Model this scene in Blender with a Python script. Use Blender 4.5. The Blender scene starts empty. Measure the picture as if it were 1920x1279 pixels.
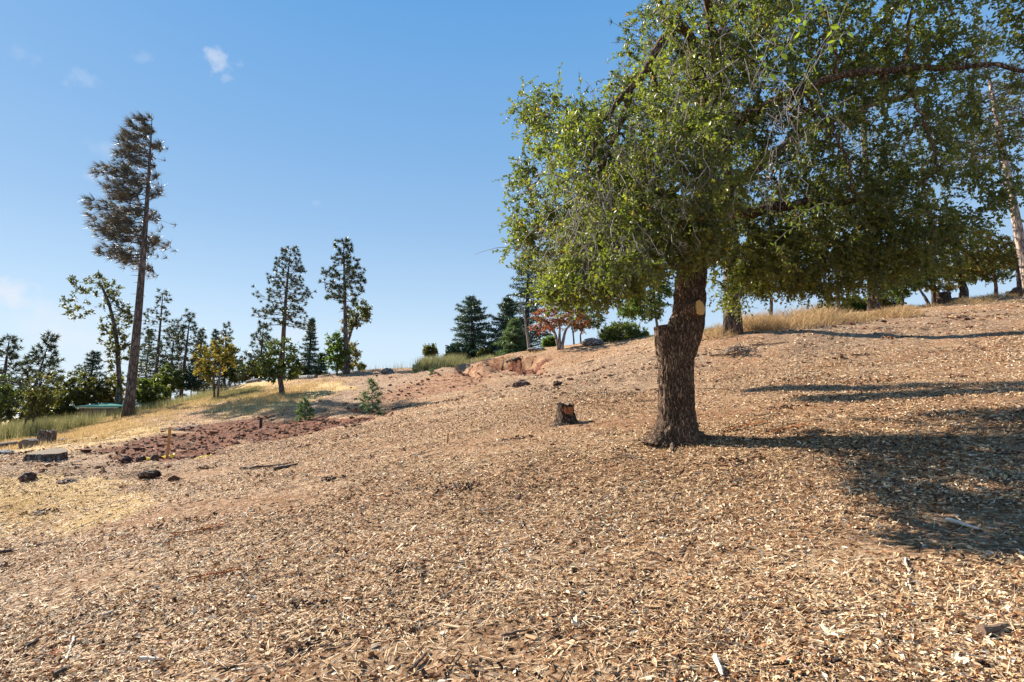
import bpy, math, random
import numpy as np
from mathutils import Vector
R = math.radians
scene = bpy.context.scene
# ------------------------------------------------------------------ camera, sky, sun, exposure
F = 1067.0; W0, H0 = 1920, 1279
PITCH = R(7.0); CAM = np.array([0.0, 0.0, 1.6])
cd = bpy.data.cameras.new('camera'); cam = bpy.data.objects.new('camera', cd)
scene.collection.objects.link(cam); scene.camera = cam
cam.location = CAM; cam.rotation_euler = (R(90) + PITCH, 0, 0)
cd.sensor_width = 36; cd.lens = 36 * F / W0; cd.clip_start = 0.05; cd.clip_end = 6000
scene.render.resolution_x = 1024; scene.render.resolution_y = 682
SUN_AZ = -53.0; SUN_EL = 35.0         # azimuth from the view direction (+Y), positive to the right
EXPO = 1.48; SKY_STRENGTH = 0.10; SUN_STRENGTH = 5.0
sv = Vector((math.sin(R(SUN_AZ)) * math.cos(R(SUN_EL)), math.cos(R(SUN_AZ)) * math.cos(R(SUN_EL)), math.sin(R(SUN_EL))))
sl = bpy.data.lights.new('sun', 'SUN'); sl.energy = SUN_STRENGTH; sl.angle = R(0.5); sl.color = (1.0, 0.92, 0.79)
so = bpy.data.objects.new('sun', sl); scene.collection.objects.link(so)
so.rotation_euler = (-sv).to_track_quat('-Z', 'Y').to_euler()
scene.view_settings.view_transform = 'Standard'; scene.view_settings.look = 'None'
scene.view_settings.gamma = 1; scene.view_settings.use_curve_mapping = False
scene.view_settings.exposure = EXPO

def ray(px, py):
    u = (px - W0 / 2) / F; w = (H0 / 2 - py) / F
    y = math.cos(PITCH) - w * math.sin(PITCH); z = math.sin(PITCH) + w * math.cos(PITCH)
    return np.array([u / y, 1.0, z / y])
def pt(px, py, Y): return CAM + ray(px, py) * Y

world = bpy.data.worlds.new("World"); scene.world = world; world.use_nodes = True
nt = world.node_tree; nt.nodes.clear(); nl = nt.links
def N(t, tree=None, **kw):
    n = (tree or nt).nodes.new(t)
    for k, v in kw.items(): setattr(n, k, v)
    return n
wout = N('ShaderNodeOutputWorld'); bg = N('ShaderNodeBackground'); nl.new(bg.outputs[0], wout.inputs[0])
sky = N('ShaderNodeTexSky', sky_type='NISHITA', sun_disc=False, sun_elevation=R(SUN_EL), sun_rotation=R(SUN_AZ), altitude=700,
        air_density=1.35, dust_density=0.4, ozone_density=2.6)
bg.inputs[1].default_value = SKY_STRENGTH
tc = N('ShaderNodeTexCoord')
hs = N('ShaderNodeHueSaturation'); hs.inputs['Saturation'].default_value = 1.12; nl.new(sky.outputs[0], hs.inputs['Color'])
geo_z = N('ShaderNodeSeparateXYZ'); nl.new(tc.outputs['Generated'], geo_z.inputs[0])
# clear autumn sky: an even fall from pale horizon to blue zenith, mixed with the physical sky
zr = N('ShaderNodeValToRGB'); nl.new(geo_z.outputs[2], zr.inputs[0])
def lin(c): return tuple(((v / 255) / 12.92 if v / 255 < .04045 else ((v / 255 + .055) / 1.055) ** 2.4) for v in c)
stops = [(0.0, (214, 232, 248)), (.12, (203, 226, 247)), (.20, (180, 211, 241)), (.30, (153, 192, 232)), (.42, (131, 179, 227)), (.62, (100, 163, 223)), (1.0, (74, 138, 205))]
while len(zr.color_ramp.elements) < len(stops): zr.color_ramp.elements.new(.5)
for e, (p, c) in zip(zr.color_ramp.elements, stops): e.position = p; e.color = (*lin(c), 1)
ks = N('ShaderNodeVectorMath', operation='SCALE'); nl.new(zr.outputs[0], ks.inputs[0]); ks.inputs['Scale'].default_value = 1 / (SKY_STRENGTH * 2 ** EXPO)
m0 = N('ShaderNodeMix', data_type='RGBA'); m0.inputs[0].default_value = .95; nl.new(hs.outputs[0], m0.inputs[6]); nl.new(ks.outputs[0], m0.inputs[7])
cur = m0.outputs[2]
for (px, py, sx, sy, den, sc) in [(408, 112, .026, .018, .42, 60), (423, 143, .011, .009, .18, 90), (8, 548, .035, .022, .55, 40), (160, 640, .07, .05, .42, 18),
                                  (205, 280, .035, .012, .14, 40), (190, 328, .03, .012, .2, 50), (270, 108, .02, .012, .12, 60), (955, 348, .016, .008, .25, 60),
                                  (150, 148, .022, .014, .14, 60), (560, 630, .05, .02, .3, 30), (590, 380, .012, .007, .12, 70), (40, 106, .02, .012, .12, 60)]:
    c = ray(px, py); c = c / np.linalg.norm(c)
    sub = N('ShaderNodeVectorMath', operation='SUBTRACT'); nl.new(tc.outputs['Generated'], sub.inputs[0]); sub.inputs[1].default_value = tuple(c)
    nz = N('ShaderNodeTexNoise'); nz.inputs['Scale'].default_value = sc; nz.inputs['Detail'].default_value = 5; nl.new(tc.outputs['Generated'], nz.inputs['Vector'])
    mul = N('ShaderNodeVectorMath', operation='MULTIPLY'); nl.new(sub.outputs[0], mul.inputs[0]); mul.inputs[1].default_value = (1 / sx, 1 / sx, 1 / sy)
    ln = N('ShaderNodeVectorMath', operation='LENGTH'); nl.new(mul.outputs[0], ln.inputs[0])
    a1 = N('ShaderNodeMath', operation='MULTIPLY_ADD'); nl.new(nz.outputs[0], a1.inputs[0]); a1.inputs[1].default_value = 2.6; a1.inputs[2].default_value = -0.75
    a2 = N('ShaderNodeMath', operation='SUBTRACT'); nl.new(a1.outputs[0], a2.inputs[0]); nl.new(ln.outputs['Value'], a2.inputs[1])
    mr = N('ShaderNodeMapRange', interpolation_type='SMOOTHSTEP'); nl.new(a2.outputs[0], mr.inputs[0])
    mr.inputs[1].default_value = -0.45; mr.inputs[2].default_value = 0.55; mr.inputs[3].default_value = 0; mr.inputs[4].default_value = den
    mx = N('ShaderNodeMix', data_type='RGBA'); nl.new(mr.outputs[0], mx.inputs[0]); nl.new(cur, mx.inputs[6]); mx.inputs[7].default_value = (.90 / (SKY_STRENGTH * 2 ** EXPO), .90 / (SKY_STRENGTH * 2 ** EXPO), .95 / (SKY_STRENGTH * 2 ** EXPO), 1)
    cur = mx.outputs[2]
nl.new(cur, bg.inputs[0])

# ------------------------------------------------------------------ numpy helpers
def hash3(i, j, k, s):
    h = (i * 374761393 + j * 668265263 + k * 2147483647 + s * 1274126177) & 0xFFFFFFFF
    h = ((h ^ (h >> 13)) * 1274126177) & 0xFFFFFFFF
    h = ((h ^ (h >> 16)) * 2246822519) & 0xFFFFFFFF
    return ((h ^ (h >> 15)) & 0xFFFFFF) / float(0xFFFFFF)
def vnoise(x, y, z=None, s=0):
    if z is None: z = np.zeros_like(x)
    x = np.asarray(x, float); y = np.asarray(y, float); z = np.asarray(z, float)
    i = np.floor(x).astype(np.int64); j = np.floor(y).astype(np.int64); k = np.floor(z).astype(np.int64)
    fx, fy, fz = x - i, y - j, z - k
    fx = fx * fx * (3 - 2 * fx); fy = fy * fy * (3 - 2 * fy); fz = fz * fz * (3 - 2 * fz)
    r = 0
    for a in (0, 1):
        for b in (0, 1):
            for c in ((0, 1) if np.any(fz) else (0,)):
                r = r + hash3(i + a, j + b, k + c, s) * (fx if a else 1 - fx) * (fy if b else 1 - fy) * (fz if c else 1 - fz)
    return r * 2 - 1
def fbm(x, y, z=None, s=0, o=4):
    r = 0; a = 1; f = 1
    for q in range(o):
        r = r + a * vnoise(x * f, y * f, None if z is None else z * f, s + q * 7); a *= .5; f *= 2.03
    return r / 1.9
def norm(v): return v / np.maximum(np.linalg.norm(v, axis=-1, keepdims=True), 1e-9)
def sstep(x, a, b):
    t = np.clip((x - a) / (b - a), 0, 1); return t * t * (3 - 2 * t)
def rdir(rng, n): return norm(rng.normal(size=(n, 3)))

def link(o, parent=None):
    scene.collection.objects.link(o)
    if parent is not None: o.parent = parent
    return o
class Acc:
    def __init__(s): s.v = []; s.r = []; s.f3 = []; s.f4 = []; s.fn = []; s.n = 0
    def add(s, v, f3=None, f4=None, r=0.5):
        v = np.asarray(v, float).reshape(-1, 3); s.v.append(v)
        s.r.append(np.broadcast_to(np.asarray(r, float), (len(v),)))
        if f3 is not None and len(f3): s.f3.append(np.asarray(f3).reshape(-1, 3) + s.n)
        if f4 is not None and len(f4): s.f4.append(np.asarray(f4).reshape(-1, 4) + s.n)
        s.n += len(v)
    def poly(s, idx_list): s.fn.append([i for i in idx_list])
    def mesh(s, name, origin=(0, 0, 0), smooth=False):
        v = np.concatenate(s.v) - np.asarray(origin, float); me = bpy.data.meshes.new(name)
        f3 = np.concatenate(s.f3) if s.f3 else np.zeros((0, 3), int); f4 = np.concatenate(s.f4) if s.f4 else np.zeros((0, 4), int)
        fn = np.array([i for f in s.fn for i in f], int); fl = np.array([len(f) for f in s.fn], int)
        loops = np.concatenate([f3.ravel(), f4.ravel(), fn]).astype(np.int32)
        tot = np.concatenate([np.full(len(f3), 3), np.full(len(f4), 4), fl]).astype(np.int32)
        start = np.concatenate([[0], np.cumsum(tot)[:-1]]).astype(np.int32)
        me.vertices.add(len(v)); me.vertices.foreach_set('co', v.astype(np.float32).ravel())
        me.loops.add(len(loops)); me.loops.foreach_set('vertex_index', loops)
        me.polygons.add(len(tot)); me.polygons.foreach_set('loop_start', start); me.polygons.foreach_set('loop_total', tot)
        if smooth: me.polygons.foreach_set('use_smooth', np.ones(len(tot), bool))
        else: me.polygons.foreach_set('use_smooth', np.zeros(len(tot), bool))
        at = me.attributes.new('rnd', 'FLOAT', 'POINT'); at.data.foreach_set('value', np.concatenate(s.r).astype(np.float32))
        me.update(calc_edges=True)
        return me
    def build(s, name, mat, parent=None, origin=None, smooth=False, **props):
        if origin is None: origin = tuple(parent.location) if parent is not None else (0, 0, 0)
        me = s.mesh(name, origin, smooth)
        for m in (mat if isinstance(mat, (list, tuple)) else [mat]): me.materials.append(m)
        o = bpy.data.objects.new(name, me); link(o, parent)
        if parent is None: o.location = origin
        for k, v in props.items():
            if v: o[k] = v
        return o
def thing(name, label, cat, loc, group=None):
    o = bpy.data.objects.new(name, None); o.empty_display_size = .2; link(o); o.location = tuple(map(float, loc))
    o['label'] = label; o['category'] = cat
    if group: o['group'] = group
    return o

def tube(acc, P, rad, sides=6, r=0.5, cap=True, rough=0, rng=None):
    P = np.asarray(P, float); n = len(P); rad = np.broadcast_to(rad, (n,))
    T = norm(np.gradient(P, axis=0)); up = np.array([0, 0, 1.]) if abs(T[0][2]) < .9 else np.array([0, 1., 0])
    A = norm(np.cross(T, up)); B = np.cross(A, T)
    th = np.linspace(0, 2 * np.pi, sides, endpoint=False)
    rr = rad[:, None] * np.ones(sides)
    if rough and rng is not None: rr = rr * (1 + rough * rng.normal(size=(n, sides)))
    V = P[:, None] + (np.cos(th)[None, :, None] * A[:, None] + np.sin(th)[None, :, None] * B[:, None]) * rr[..., None]
    i = np.arange(n - 1)[:, None] * sides; j = np.arange(sides)[None]; j2 = (j + 1) % sides
    f = np.stack([i + j, i + j2, i + sides + j2, i + sides + j], -1).reshape(-1, 4)
    base = acc.n
    acc.add(V, f4=f, r=r)
    if cap:
        acc.poly([base + (n - 1) * sides + q for q in range(sides)]); acc.poly([base + q for q in range(sides)][::-1])
def prisms(acc, P0, P1, r0, r1, r=0.5):
    n = len(P0)
    if n == 0: return
    T = norm(P1 - P0); ref = np.where(np.abs(T[:, 2:3]) < .9, np.array([[0, 0, 1.]]), np.array([[0, 1., 0]]))
    A = norm(np.cross(T, ref)); B = np.cross(A, T)
    V = np.zeros((n, 6, 3))
    for k in range(3):
        a = 2 * np.pi * k / 3; d = math.cos(a) * A + math.sin(a) * B
        V[:, k] = P0 + d * np.reshape(r0, (-1, 1)); V[:, k + 3] = P1 + d * np.reshape(r1, (-1, 1))
    o = np.arange(n)[:, None] * 6
    f = np.concatenate([o + np.array([[a, (a + 1) % 3, (a + 1) % 3 + 3, a + 3]]) for a in range(3)])
    acc.add(V, f4=f, r=r)
def leaves(acc, P, D, Nn, L, Wd, r, fold=.18, quad=False):
    n = len(P)
    if n == 0: return
    D = norm(D); S = norm(np.cross(D, Nn)); Nn = np.cross(S, D)
    L = np.broadcast_to(L, (n,))[:, None]; Wd = np.broadcast_to(Wd, (n,))[:, None]
    o = np.arange(n)[:, None]
    if quad:
        V = np.stack([P, P + D * L * .3 + S * Wd * .46 + Nn * Wd * fold, P + D * L * .7 + S * Wd * .36 + Nn * Wd * fold, P + D * L - Nn * L * .06,
                      P + D * L * .7 - S * Wd * .36 + Nn * Wd * fold, P + D * L * .3 - S * Wd * .46 + Nn * Wd * fold], 1)
        f = np.concatenate([o * 6 + np.array([[0, 1, 2, 3]]), o * 6 + np.array([[0, 3, 4, 5]])])
        acc.add(V, f4=f, r=np.repeat(r, 6) if np.ndim(r) else r)
    else:
        V = np.stack([P, P + D * L * .45 + S * Wd * .5 + Nn * Wd * fold, P + D * L, P + D * L * .45 - S * Wd * .5 + Nn * Wd * fold], 1)
        f = np.concatenate([o * 4 + np.array([[0, 1, 2]]), o * 4 + np.array([[0, 2, 3]])])
        acc.add(V, f3=f, r=np.repeat(r, 4) if np.ndim(r) else r)
def blades(acc, P, D, L, Wd, r, rng):
    n = len(P); S = norm(np.cross(D, rdir(rng, n))) * np.broadcast_to(Wd, (n,))[:, None] * .5
    V = np.stack([P - S, P + S, P + norm(D) * np.broadcast_to(L, (n,))[:, None]], 1)
    acc.add(V, f3=np.arange(n * 3).reshape(-1, 3), r=np.repeat(r, 3) if np.ndim(r) else r)

# ------------------------------------------------------------------ terrain
plane = lambda X, Y: -1.6 + .12 * X + .15 * Y
CP = []
def g(px, py, Y): p = pt(px, py, Y) - CAM; CP.append((p[0], p[1], p[2]))
for X, Y in [(-6, 0), (-3, 0), (0, 0), (3, 0), (6, 0), (-8, -8), (8, -8), (-3, 3), (0, 3), (3, 3), (0, 5), (-10, 0), (12, 3), (0, -12)]: CP.append((X, Y, plane(X, Y)))
for c in [(1270, 822, 6.8), (1900, 880, 4.6), (1920, 1000, 3.8), (960, 900, 5.9), (1060, 797, 8.6), (640, 900, 6.6), (300, 960, 6.6), (0, 1010, 6.6), (50, 898, 9.2), (275, 888, 9.4), (100, 860, 11.5),
          (313, 852, 11.6), (0, 862, 12), (520, 822, 13), (700, 776, 16), (575, 783, 17.5), (530, 741, 25), (640, 784, 15), (830, 760, 14), (1000, 730, 15), (1150, 720, 14), (1400, 720, 12), (1650, 690, 12), (1920, 690, 10.5),
          (1920, 556, 24), (1800, 568, 23), (1700, 578, 22), (1550, 600, 20), (1450, 610, 18.5), (1375, 624, 17), (1240, 640, 20), (1150, 648, 22), (1050, 654, 24), (960, 665, 25), (900, 676, 27), (985, 700, 21),
          (850, 688, 29), (770, 692, 32), (700, 693, 34), (620, 703, 36), (560, 710, 38), (480, 718, 40), (420, 728, 42), (380, 745, 38), (300, 767, 34), (235, 783, 30), (150, 805, 27), (60, 822, 24), (0, 836, 22),
          (0, 795, 40), (120, 792, 40), (250, 785, 42), (-150, 850, 22), (-150, 1000, 7)]: g(*c)
CP += [(-30, 60, -2.2), (-50, 60, -3.2), (-10, 60, -.6), (5, 55, .8), (25, 50, 3.8), (45, 50, 6), (60, 30, 8), (-40, 30, -3), (-60, 20, -5), (30, 10, 2.6), (40, 0, 3), (-30, 0, -4),
       (-150, 150, -14), (0, 150, -9), (150, 150, 6), (-400, 400, -32), (0, 500, -30), (500, 400, -10), (-200, 0, -16), (200, 0, 10)]
CP = np.array(CP); MQ = 2.0
def mq(a, b): return np.sqrt(((a[:, None] - b[None]) ** 2).sum(-1) + MQ ** 2)
_A = mq(CP[:, :2], CP[:, :2]); _A -= np.eye(len(CP)) * .015
_res = CP[:, 2] - plane(CP[:, 0], CP[:, 1]) * np.exp(-np.hypot(CP[:, 0], CP[:, 1]) / 40)
_wt = np.linalg.solve(_A, _res)
def base_h(X, Y):
    X = np.asarray(X, float); Y = np.asarray(Y, float); sh = X.shape; x = X.ravel(); y = Y.ravel(); out = np.zeros(len(x))
    for a in range(0, len(x), 50000):
        q = np.stack([x[a:a + 50000], y[a:a + 50000]], 1)
        rr = np.hypot(q[:, 0], q[:, 1]); h = mq(q, CP[:, :2]) @ _wt + plane(q[:, 0], q[:, 1]) * np.exp(-rr / 40)
        far = sstep(rr, 350, 900); out[a:a + 50000] = h * (1 - far) + far * (-32)
    return out.reshape(sh) + 1.6
def hit(px, py):
    d = ray(px, py); ys = 1.5 * 1.006 ** np.arange(700); P = CAM + d[None] * ys[:, None]
    below = P[:, 2] < base_h(P[:, 0], P[:, 1]); k = int(np.argmax(below))
    if not below.any():      # just above the crest: take the nearest approach to it
        gap = (P[:, 2] - base_h(P[:, 0], P[:, 1])) / ys; k = int(np.argmin(np.where(ys < 60, gap, 9)))
    return P[k]
def ell(pxc, pyc, rx, ry, tilt=0):
    """a patch of ground, given by where its middle and its edges lie; returned as a world-space ellipse"""
    c = hit(pxc, pyc)[:2]; a = (hit(pxc + rx, pyc - rx * tilt)[:2] - hit(pxc - rx, pyc + rx * tilt)[:2]) / 2
    lo = hit(pxc, pyc + ry)[:2]; hi = hit(pxc, pyc - ry)[:2]
    b = (hi - lo) / 2 if np.linalg.norm(hi - c) < 3 * np.linalg.norm(c - lo) else (c - lo) * 1.1
    return c, np.linalg.inv(np.stack([a, b], 1))
def emask(E, X, Y, soft=.35):
    m = 0
    for c, M in E:
        q = np.stack([X - c[0], Y - c[1]], -1) @ M.T; d = np.sqrt((q ** 2).sum(-1))
        m = np.maximum(m, 1 - sstep(d, 1 - soft, 1 + soft))
    return m
RED = [ell(966, 680, 50, 10, 0), ell(998, 694, 16, 9, .3), ell(858, 687, 26, 3.5, .1), ell(470, 800, 175, 17, .06), ell(330, 832, 150, 22, .1), ell(610, 787, 80, 7, .05), ell(240, 852, 60, 14, .1), ell(700, 775, 50, 5)]
RED2 = [ell(975, 684, 46, 12, 0), ell(1000, 698, 22, 10, .2), ell(950, 672, 40, 6, 0), ell(850, 686, 34, 5, .1), ell(850, 712, 90, 20, .25), ell(400, 732, 34, 8, .2), ell(780, 735, 70, 14, .2), ell(440, 722, 30, 4, .1)]
ROUGH = [ell(120, 870, 130, 28, .12), ell(270, 885, 90, 24, .12), ell(650, 735, 130, 22, .15), ell(760, 700, 120, 10, .1), ell(1050, 712, 150, 26, .1), ell(1200, 670, 120, 14, .05), ell(1700, 610, 250, 22, .1)]
GOLD = [ell(60, 960, 190, 55, .1), ell(330, 760, 260, 26, .2), ell(120, 818, 160, 22, .15), ell(520, 745, 110, 18, .2), ell(60, 790, 200, 14), ell(600, 725, 60, 8), ell(800, 1, 1, 1) if False else ell(20, 900, 90, 16, .1)]
RUT = [ell(1000, 690, 16, 10, .2), ell(958, 672, 40, 7, 0), ell(858, 686, 26, 3.5, .1)]
RUTF = [ell(960, 676, 46, 10, 0)]
def masks(X, Y):
    jx = X + .5 * vnoise(X * 1.3, Y * 1.3, s=5); jy = Y + .9 * vnoise(X * 1.1, Y * 1.1, s=6)
    red = emask(RED, jx, jy, .22); red2 = emask(RED2, jx, jy, .4); rough = emask(ROUGH, jx, jy, .5); gold = emask(GOLD, jx, jy, .5)
    far = sstep(np.hypot(X, Y), 55, 90)
    return red, red2, rough, np.maximum(gold * (1 - red), far * .7)
def height(X, Y, detail=True):
    h = base_h(X, Y)
    if detail:
        red, red2, rough, gold = masks(X, Y)
        near = 1 - sstep(np.hypot(X, Y), 100, 200)
        h = h + near * (.07 * fbm(X * .7, Y * .7, s=1, o=3) + .016 * fbm(X * 5, Y * 5, s=2, o=3))
        h = h + rough * (.10 * fbm(X * 2.2, Y * 2.2, s=3, o=4)) + (red + .7 * red2) * (.13 * np.abs(fbm(X * 3, Y * 3, s=4, o=4)) - .05) - .08 * red
        # eroded bank: the ground in front of the crest is cut away
        c, M = RUTF[0]; q = np.stack([X + .25 * vnoise(X * 1.5, Y * 1.5, s=9) - c[0], Y + .5 * vnoise(X * 1.2, Y * .8, s=10) - c[1]], -1) @ M.T
        cut = (1 - sstep(np.abs(q[..., 0]), .7, 1.15)) * (1 - sstep(q[..., 1], .60, .68)) * sstep(q[..., 1], -2.6, .3)
        h = h - cut * (.40 + .16 * fbm(X * 2.6, Y * 2.6, s=41, o=4))
        c, M = RUT[2]; q = np.stack([X + .3 * vnoise(X * 1.5, Y * 1.5, s=11) - c[0], Y + .6 * vnoise(X, Y, s=12) - c[1]], -1) @ M.T
        h = h - .35 * (1 - sstep(np.abs(q[..., 0]), .7, 1.2)) * (1 - sstep(q[..., 1], .4, .9)) * sstep(q[..., 1], -2.5, .1)
    return h
def gz(x, y): return float(height(np.array([x]), np.array([y]))[0])
def gp(px, py):
    p = hit(px, py); return np.array([p[0], p[1], gz(p[0], p[1])])
def gY(px, Y, py=700):
    d = ray(px, py); return np.array([d[0] * Y, Y, gz(d[0] * Y, Y)])
def gnorm(X, Y, e=.05):
    dx = (base_h(X + e, Y) - base_h(X - e, Y)) / (2 * e); dy = (base_h(X, Y + e) - base_h(X, Y - e)) / (2 * e)
    return norm(np.stack([-dx, -dy, np.ones_like(dx)], -1))

# ------------------------------------------------------------------ materials
def mat(name):
    m = bpy.data.materials.new(name); m.use_nodes = True; t = m.node_tree; t.nodes.clear()
    return m, t
def ramp(t, stops, fac, const=False):
    n = t.nodes.new('ShaderNodeValToRGB'); cr = n.color_ramp
    if const: cr.interpolation = 'CONSTANT'
    while len(cr.elements) < len(stops): cr.elements.new(.5)
    for e, (p, c) in zip(cr.elements, stops): e.position = p; e.color = (*c, 1)
    t.links.new(fac, n.inputs[0]); return n
def leaf_mat(name, stops, trans=.4, rough=.42, spec=.5, tcol=(1.25, 1.35, .55)):
    m, t = mat(name); L = t.links
    a = N('ShaderNodeAttribute', t, attribute_name='rnd'); cr = ramp(t, stops, a.outputs['Fac'])
    p = N('ShaderNodeBsdfPrincipled', t); L.new(cr.outputs[0], p.inputs['Base Color']); p.inputs['Roughness'].default_value = rough
    p.inputs['Specular IOR Level'].default_value = spec
    tr = N('ShaderNodeBsdfTranslucent', t); mm = N('ShaderNodeMix', t, data_type='RGBA', blend_type='MULTIPLY'); mm.inputs[0].default_value = 1
    L.new(cr.outputs[0], mm.inputs[6]); mm.inputs[7].default_value = (*tcol, 1); L.new(mm.outputs[2], tr.inputs[0])
    mx = N('ShaderNodeMixShader', t); mx.inputs[0].default_value = trans; L.new(p.outputs[0], mx.inputs[1]); L.new(tr.outputs[0], mx.inputs[2])
    o = N('ShaderNodeOutputMaterial', t); L.new(mx.outputs[0], o.inputs[0]); return m
def bark_mat(name, c1, c2, c3, scale=14, stretch=.22, bump=.6, dist=.02, rough=.9):
    m, t = mat(name); L = t.links
    tc = N('ShaderNodeTexCoord', t); mp = N('ShaderNodeMapping', t); L.new(tc.outputs['Object'], mp.inputs[0]); mp.inputs['Scale'].default_value = (1, 1, stretch)
    v = N('ShaderNodeTexVoronoi', t, feature='DISTANCE_TO_EDGE'); v.inputs['Scale'].default_value = scale
    n1 = N('ShaderNodeTexNoise', t); n1.inputs['Scale'].default_value = scale * 1.3; n1.inputs['Detail'].default_value = 8
    L.new(mp.outputs[0], n1.inputs['Vector'])
    vm = N('ShaderNodeVectorMath', t, operation='MULTIPLY_ADD'); L.new(n1.outputs['Color'], vm.inputs[0]); vm.inputs[1].default_value = (.09, .09, .09); L.new(mp.outputs[0], vm.inputs[2])
    L.new(vm.outputs[0], v.inputs['Vector'])
    n2 = N('ShaderNodeTexNoise', t); n2.inputs['Scale'].default_value = 2.2; n2.inputs['Detail'].default_value = 5; L.new(tc.outputs['Object'], n2.inputs['Vector'])
    mr = N('ShaderNodeMapRange', t); L.new(v.outputs['Distance'], mr.inputs[0]); mr.inputs[1].default_value = 0; mr.inputs[2].default_value = .22
    cr = ramp(t, [(0, c1), (.45, c2), (1, c3)], mr.outputs[0])
    mx = N('ShaderNodeMix', t, data_type='RGBA', blend_type='OVERLAY'); mx.inputs[0].default_value = .6; L.new(cr.outputs[0], mx.inputs[6]); L.new(n2.outputs[0], mx.inputs[7])
    mx2 = N('ShaderNodeMix', t, data_type='RGBA', blend_type='OVERLAY'); mx2.inputs[0].default_value = .7; L.new(mx.outputs[2], mx2.inputs[6]); L.new(n1.outputs[0], mx2.inputs[7])
    ad = N('ShaderNodeMath', t, operation='MULTIPLY_ADD'); L.new(n1.outputs[0], ad.inputs[0]); ad.inputs[1].default_value = .6; L.new(mr.outputs[0], ad.inputs[2])
    b = N('ShaderNodeBump', t); b.inputs['Strength'].default_value = bump; b.inputs['Distance'].default_value = dist; L.new(ad.outputs[0], b.inputs['Height'])
    p = N('ShaderNodeBsdfPrincipled', t); L.new(mx2.outputs[2], p.inputs['Base Color']); p.inputs['Roughness'].default_value = rough; L.new(b.outputs[0], p.inputs['Normal'])
    p.inputs['Specular IOR Level'].default_value = .25
    o = N('ShaderNodeOutputMaterial', t); L.new(p.outputs[0], o.inputs[0]); return m
def rnd_mat(name, stops, rough=.8, nscale=40, trans=0, bump=0, spec=.3, const=False):
    m, t = mat(name); L = t.links
    a = N('ShaderNodeAttribute', t, attribute_name='rnd'); cr = ramp(t, stops, a.outputs['Fac'], const)
    tc = N('ShaderNodeTexCoord', t); n = N('ShaderNodeTexNoise', t); n.inputs['Scale'].default_value = nscale; n.inputs['Detail'].default_value = 5; L.new(tc.outputs['Object'], n.inputs['Vector'])
    mx = N('ShaderNodeMix', t, data_type='RGBA', blend_type='OVERLAY'); mx.inputs[0].default_value = .7; L.new(cr.outputs[0], mx.inputs[6]); L.new(n.outputs[0], mx.inputs[7])
    p = N('ShaderNodeBsdfPrincipled', t); L.new(mx.outputs[2], p.inputs['Base Color']); p.inputs['Roughness'].default_value = rough; p.inputs['Specular IOR Level'].default_value = spec
    if bump:
        b = N('ShaderNodeBump', t); b.inputs['Strength'].default_value = 1; b.inputs['Distance'].default_value = bump; L.new(n.outputs[0], b.inputs['Height']); L.new(b.outputs[0], p.inputs['Normal'])
    out = p.outputs[0]
    if trans:
        tr = N('ShaderNodeBsdfTranslucent', t); L.new(mx.outputs[2], tr.inputs[0]); ms = N('ShaderNodeMixShader', t); ms.inputs[0].default_value = trans
        L.new(p.outputs[0], ms.inputs[1]); L.new(tr.outputs[0], ms.inputs[2]); out = ms.outputs[0]
    o = N('ShaderNodeOutputMaterial', t); L.new(out, o.inputs[0]); return m

M = {}
M['oak_leaf'] = leaf_mat('oak_leaf', [(0, (.045, .058, .016)), (.35, (.118, .130, .027)), (.75, (.215, .215, .038)), (.93, (.30, .28, .05)), (.965, (.46, .27, .04)), (1, (.40, .16, .03))], .5, .45, .7, (1.12, 1.35, .6))
M['near_leaf'] = leaf_mat('near_leaf', [(0, (.09, .13, .02)), (1, (.20, .25, .035))], .5, .4, .5)
M['lime_leaf'] = leaf_mat('lime_leaf', [(0, (.06, .11, .02)), (.6, (.12, .18, .03)), (1, (.22, .26, .05))], .5, .45, .5)
M['bush_leaf'] = leaf_mat('bush_leaf', [(0, (.05, .075, .02)), (.6, (.10, .125, .03)), (1, (.19, .19, .05))], .42, .5, .4)
M['brush'] = rnd_mat('brush', [(0, (.20, .12, .06)), (.5, (.42, .27, .125)), (1, (.62, .45, .24))], .8, 30, .3)
M['green_leaf'] = leaf_mat('green_leaf', [(0, (.035, .055, .018)), (.6, (.085, .11, .028)), (.9, (.16, .17, .04)), (1, (.28, .16, .04))], .38, .45, .5)
M['olive_leaf'] = leaf_mat('olive_leaf', [(0, (.045, .05, .018)), (.6, (.11, .11, .032)), (.9, (.18, .16, .04)), (1, (.32, .18, .04))], .42, .45, .4)
M['autumn_leaf'] = leaf_mat('autumn_leaf', [(0, (.06, .075, .02)), (.4, (.15, .15, .035)), (.75, (.30, .23, .05)), (1, (.38, .19, .05))], .45, .5, .4, (1.2, 1.1, .6))
M['red_leaf'] = leaf_mat('red_leaf', [(0, (.10, .11, .03)), (.4, (.20, .12, .04)), (.65, (.30, .075, .04)), (1, (.38, .09, .05))], .45, .5, .4, (1.3, .9, .7))
M['pine_needle'] = leaf_mat('pine_needle', [(0, (.03, .045, .028)), (.7, (.065, .085, .045)), (1, (.13, .12, .06))], .22, .5, .4, (1.1, 1.1, .7))
M['brown_needle'] = leaf_mat('brown_needle', [(0, (.05, .056, .042)), (.5, (.09, .088, .062)), (1, (.18, .135, .09))], .25, .5, .4, (1.2, 1, .7))
M['fir_needle'] = leaf_mat('fir_needle', [(0, (.025, .05, .033)), (.7, (.05, .085, .05)), (1, (.09, .13, .06))], .22, .5, .4, (1, 1.2, .8))
M['young_needle'] = leaf_mat('young_needle', [(0, (.06, .10, .05)), (1, (.15, .20, .10))], .3, .5, .4)
M['oak_bark'] = bark_mat('oak_bark', (.04, .021, .013), (.16, .092, .055), (.31, .205, .135), 42, .17, 1.0, .022)
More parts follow.
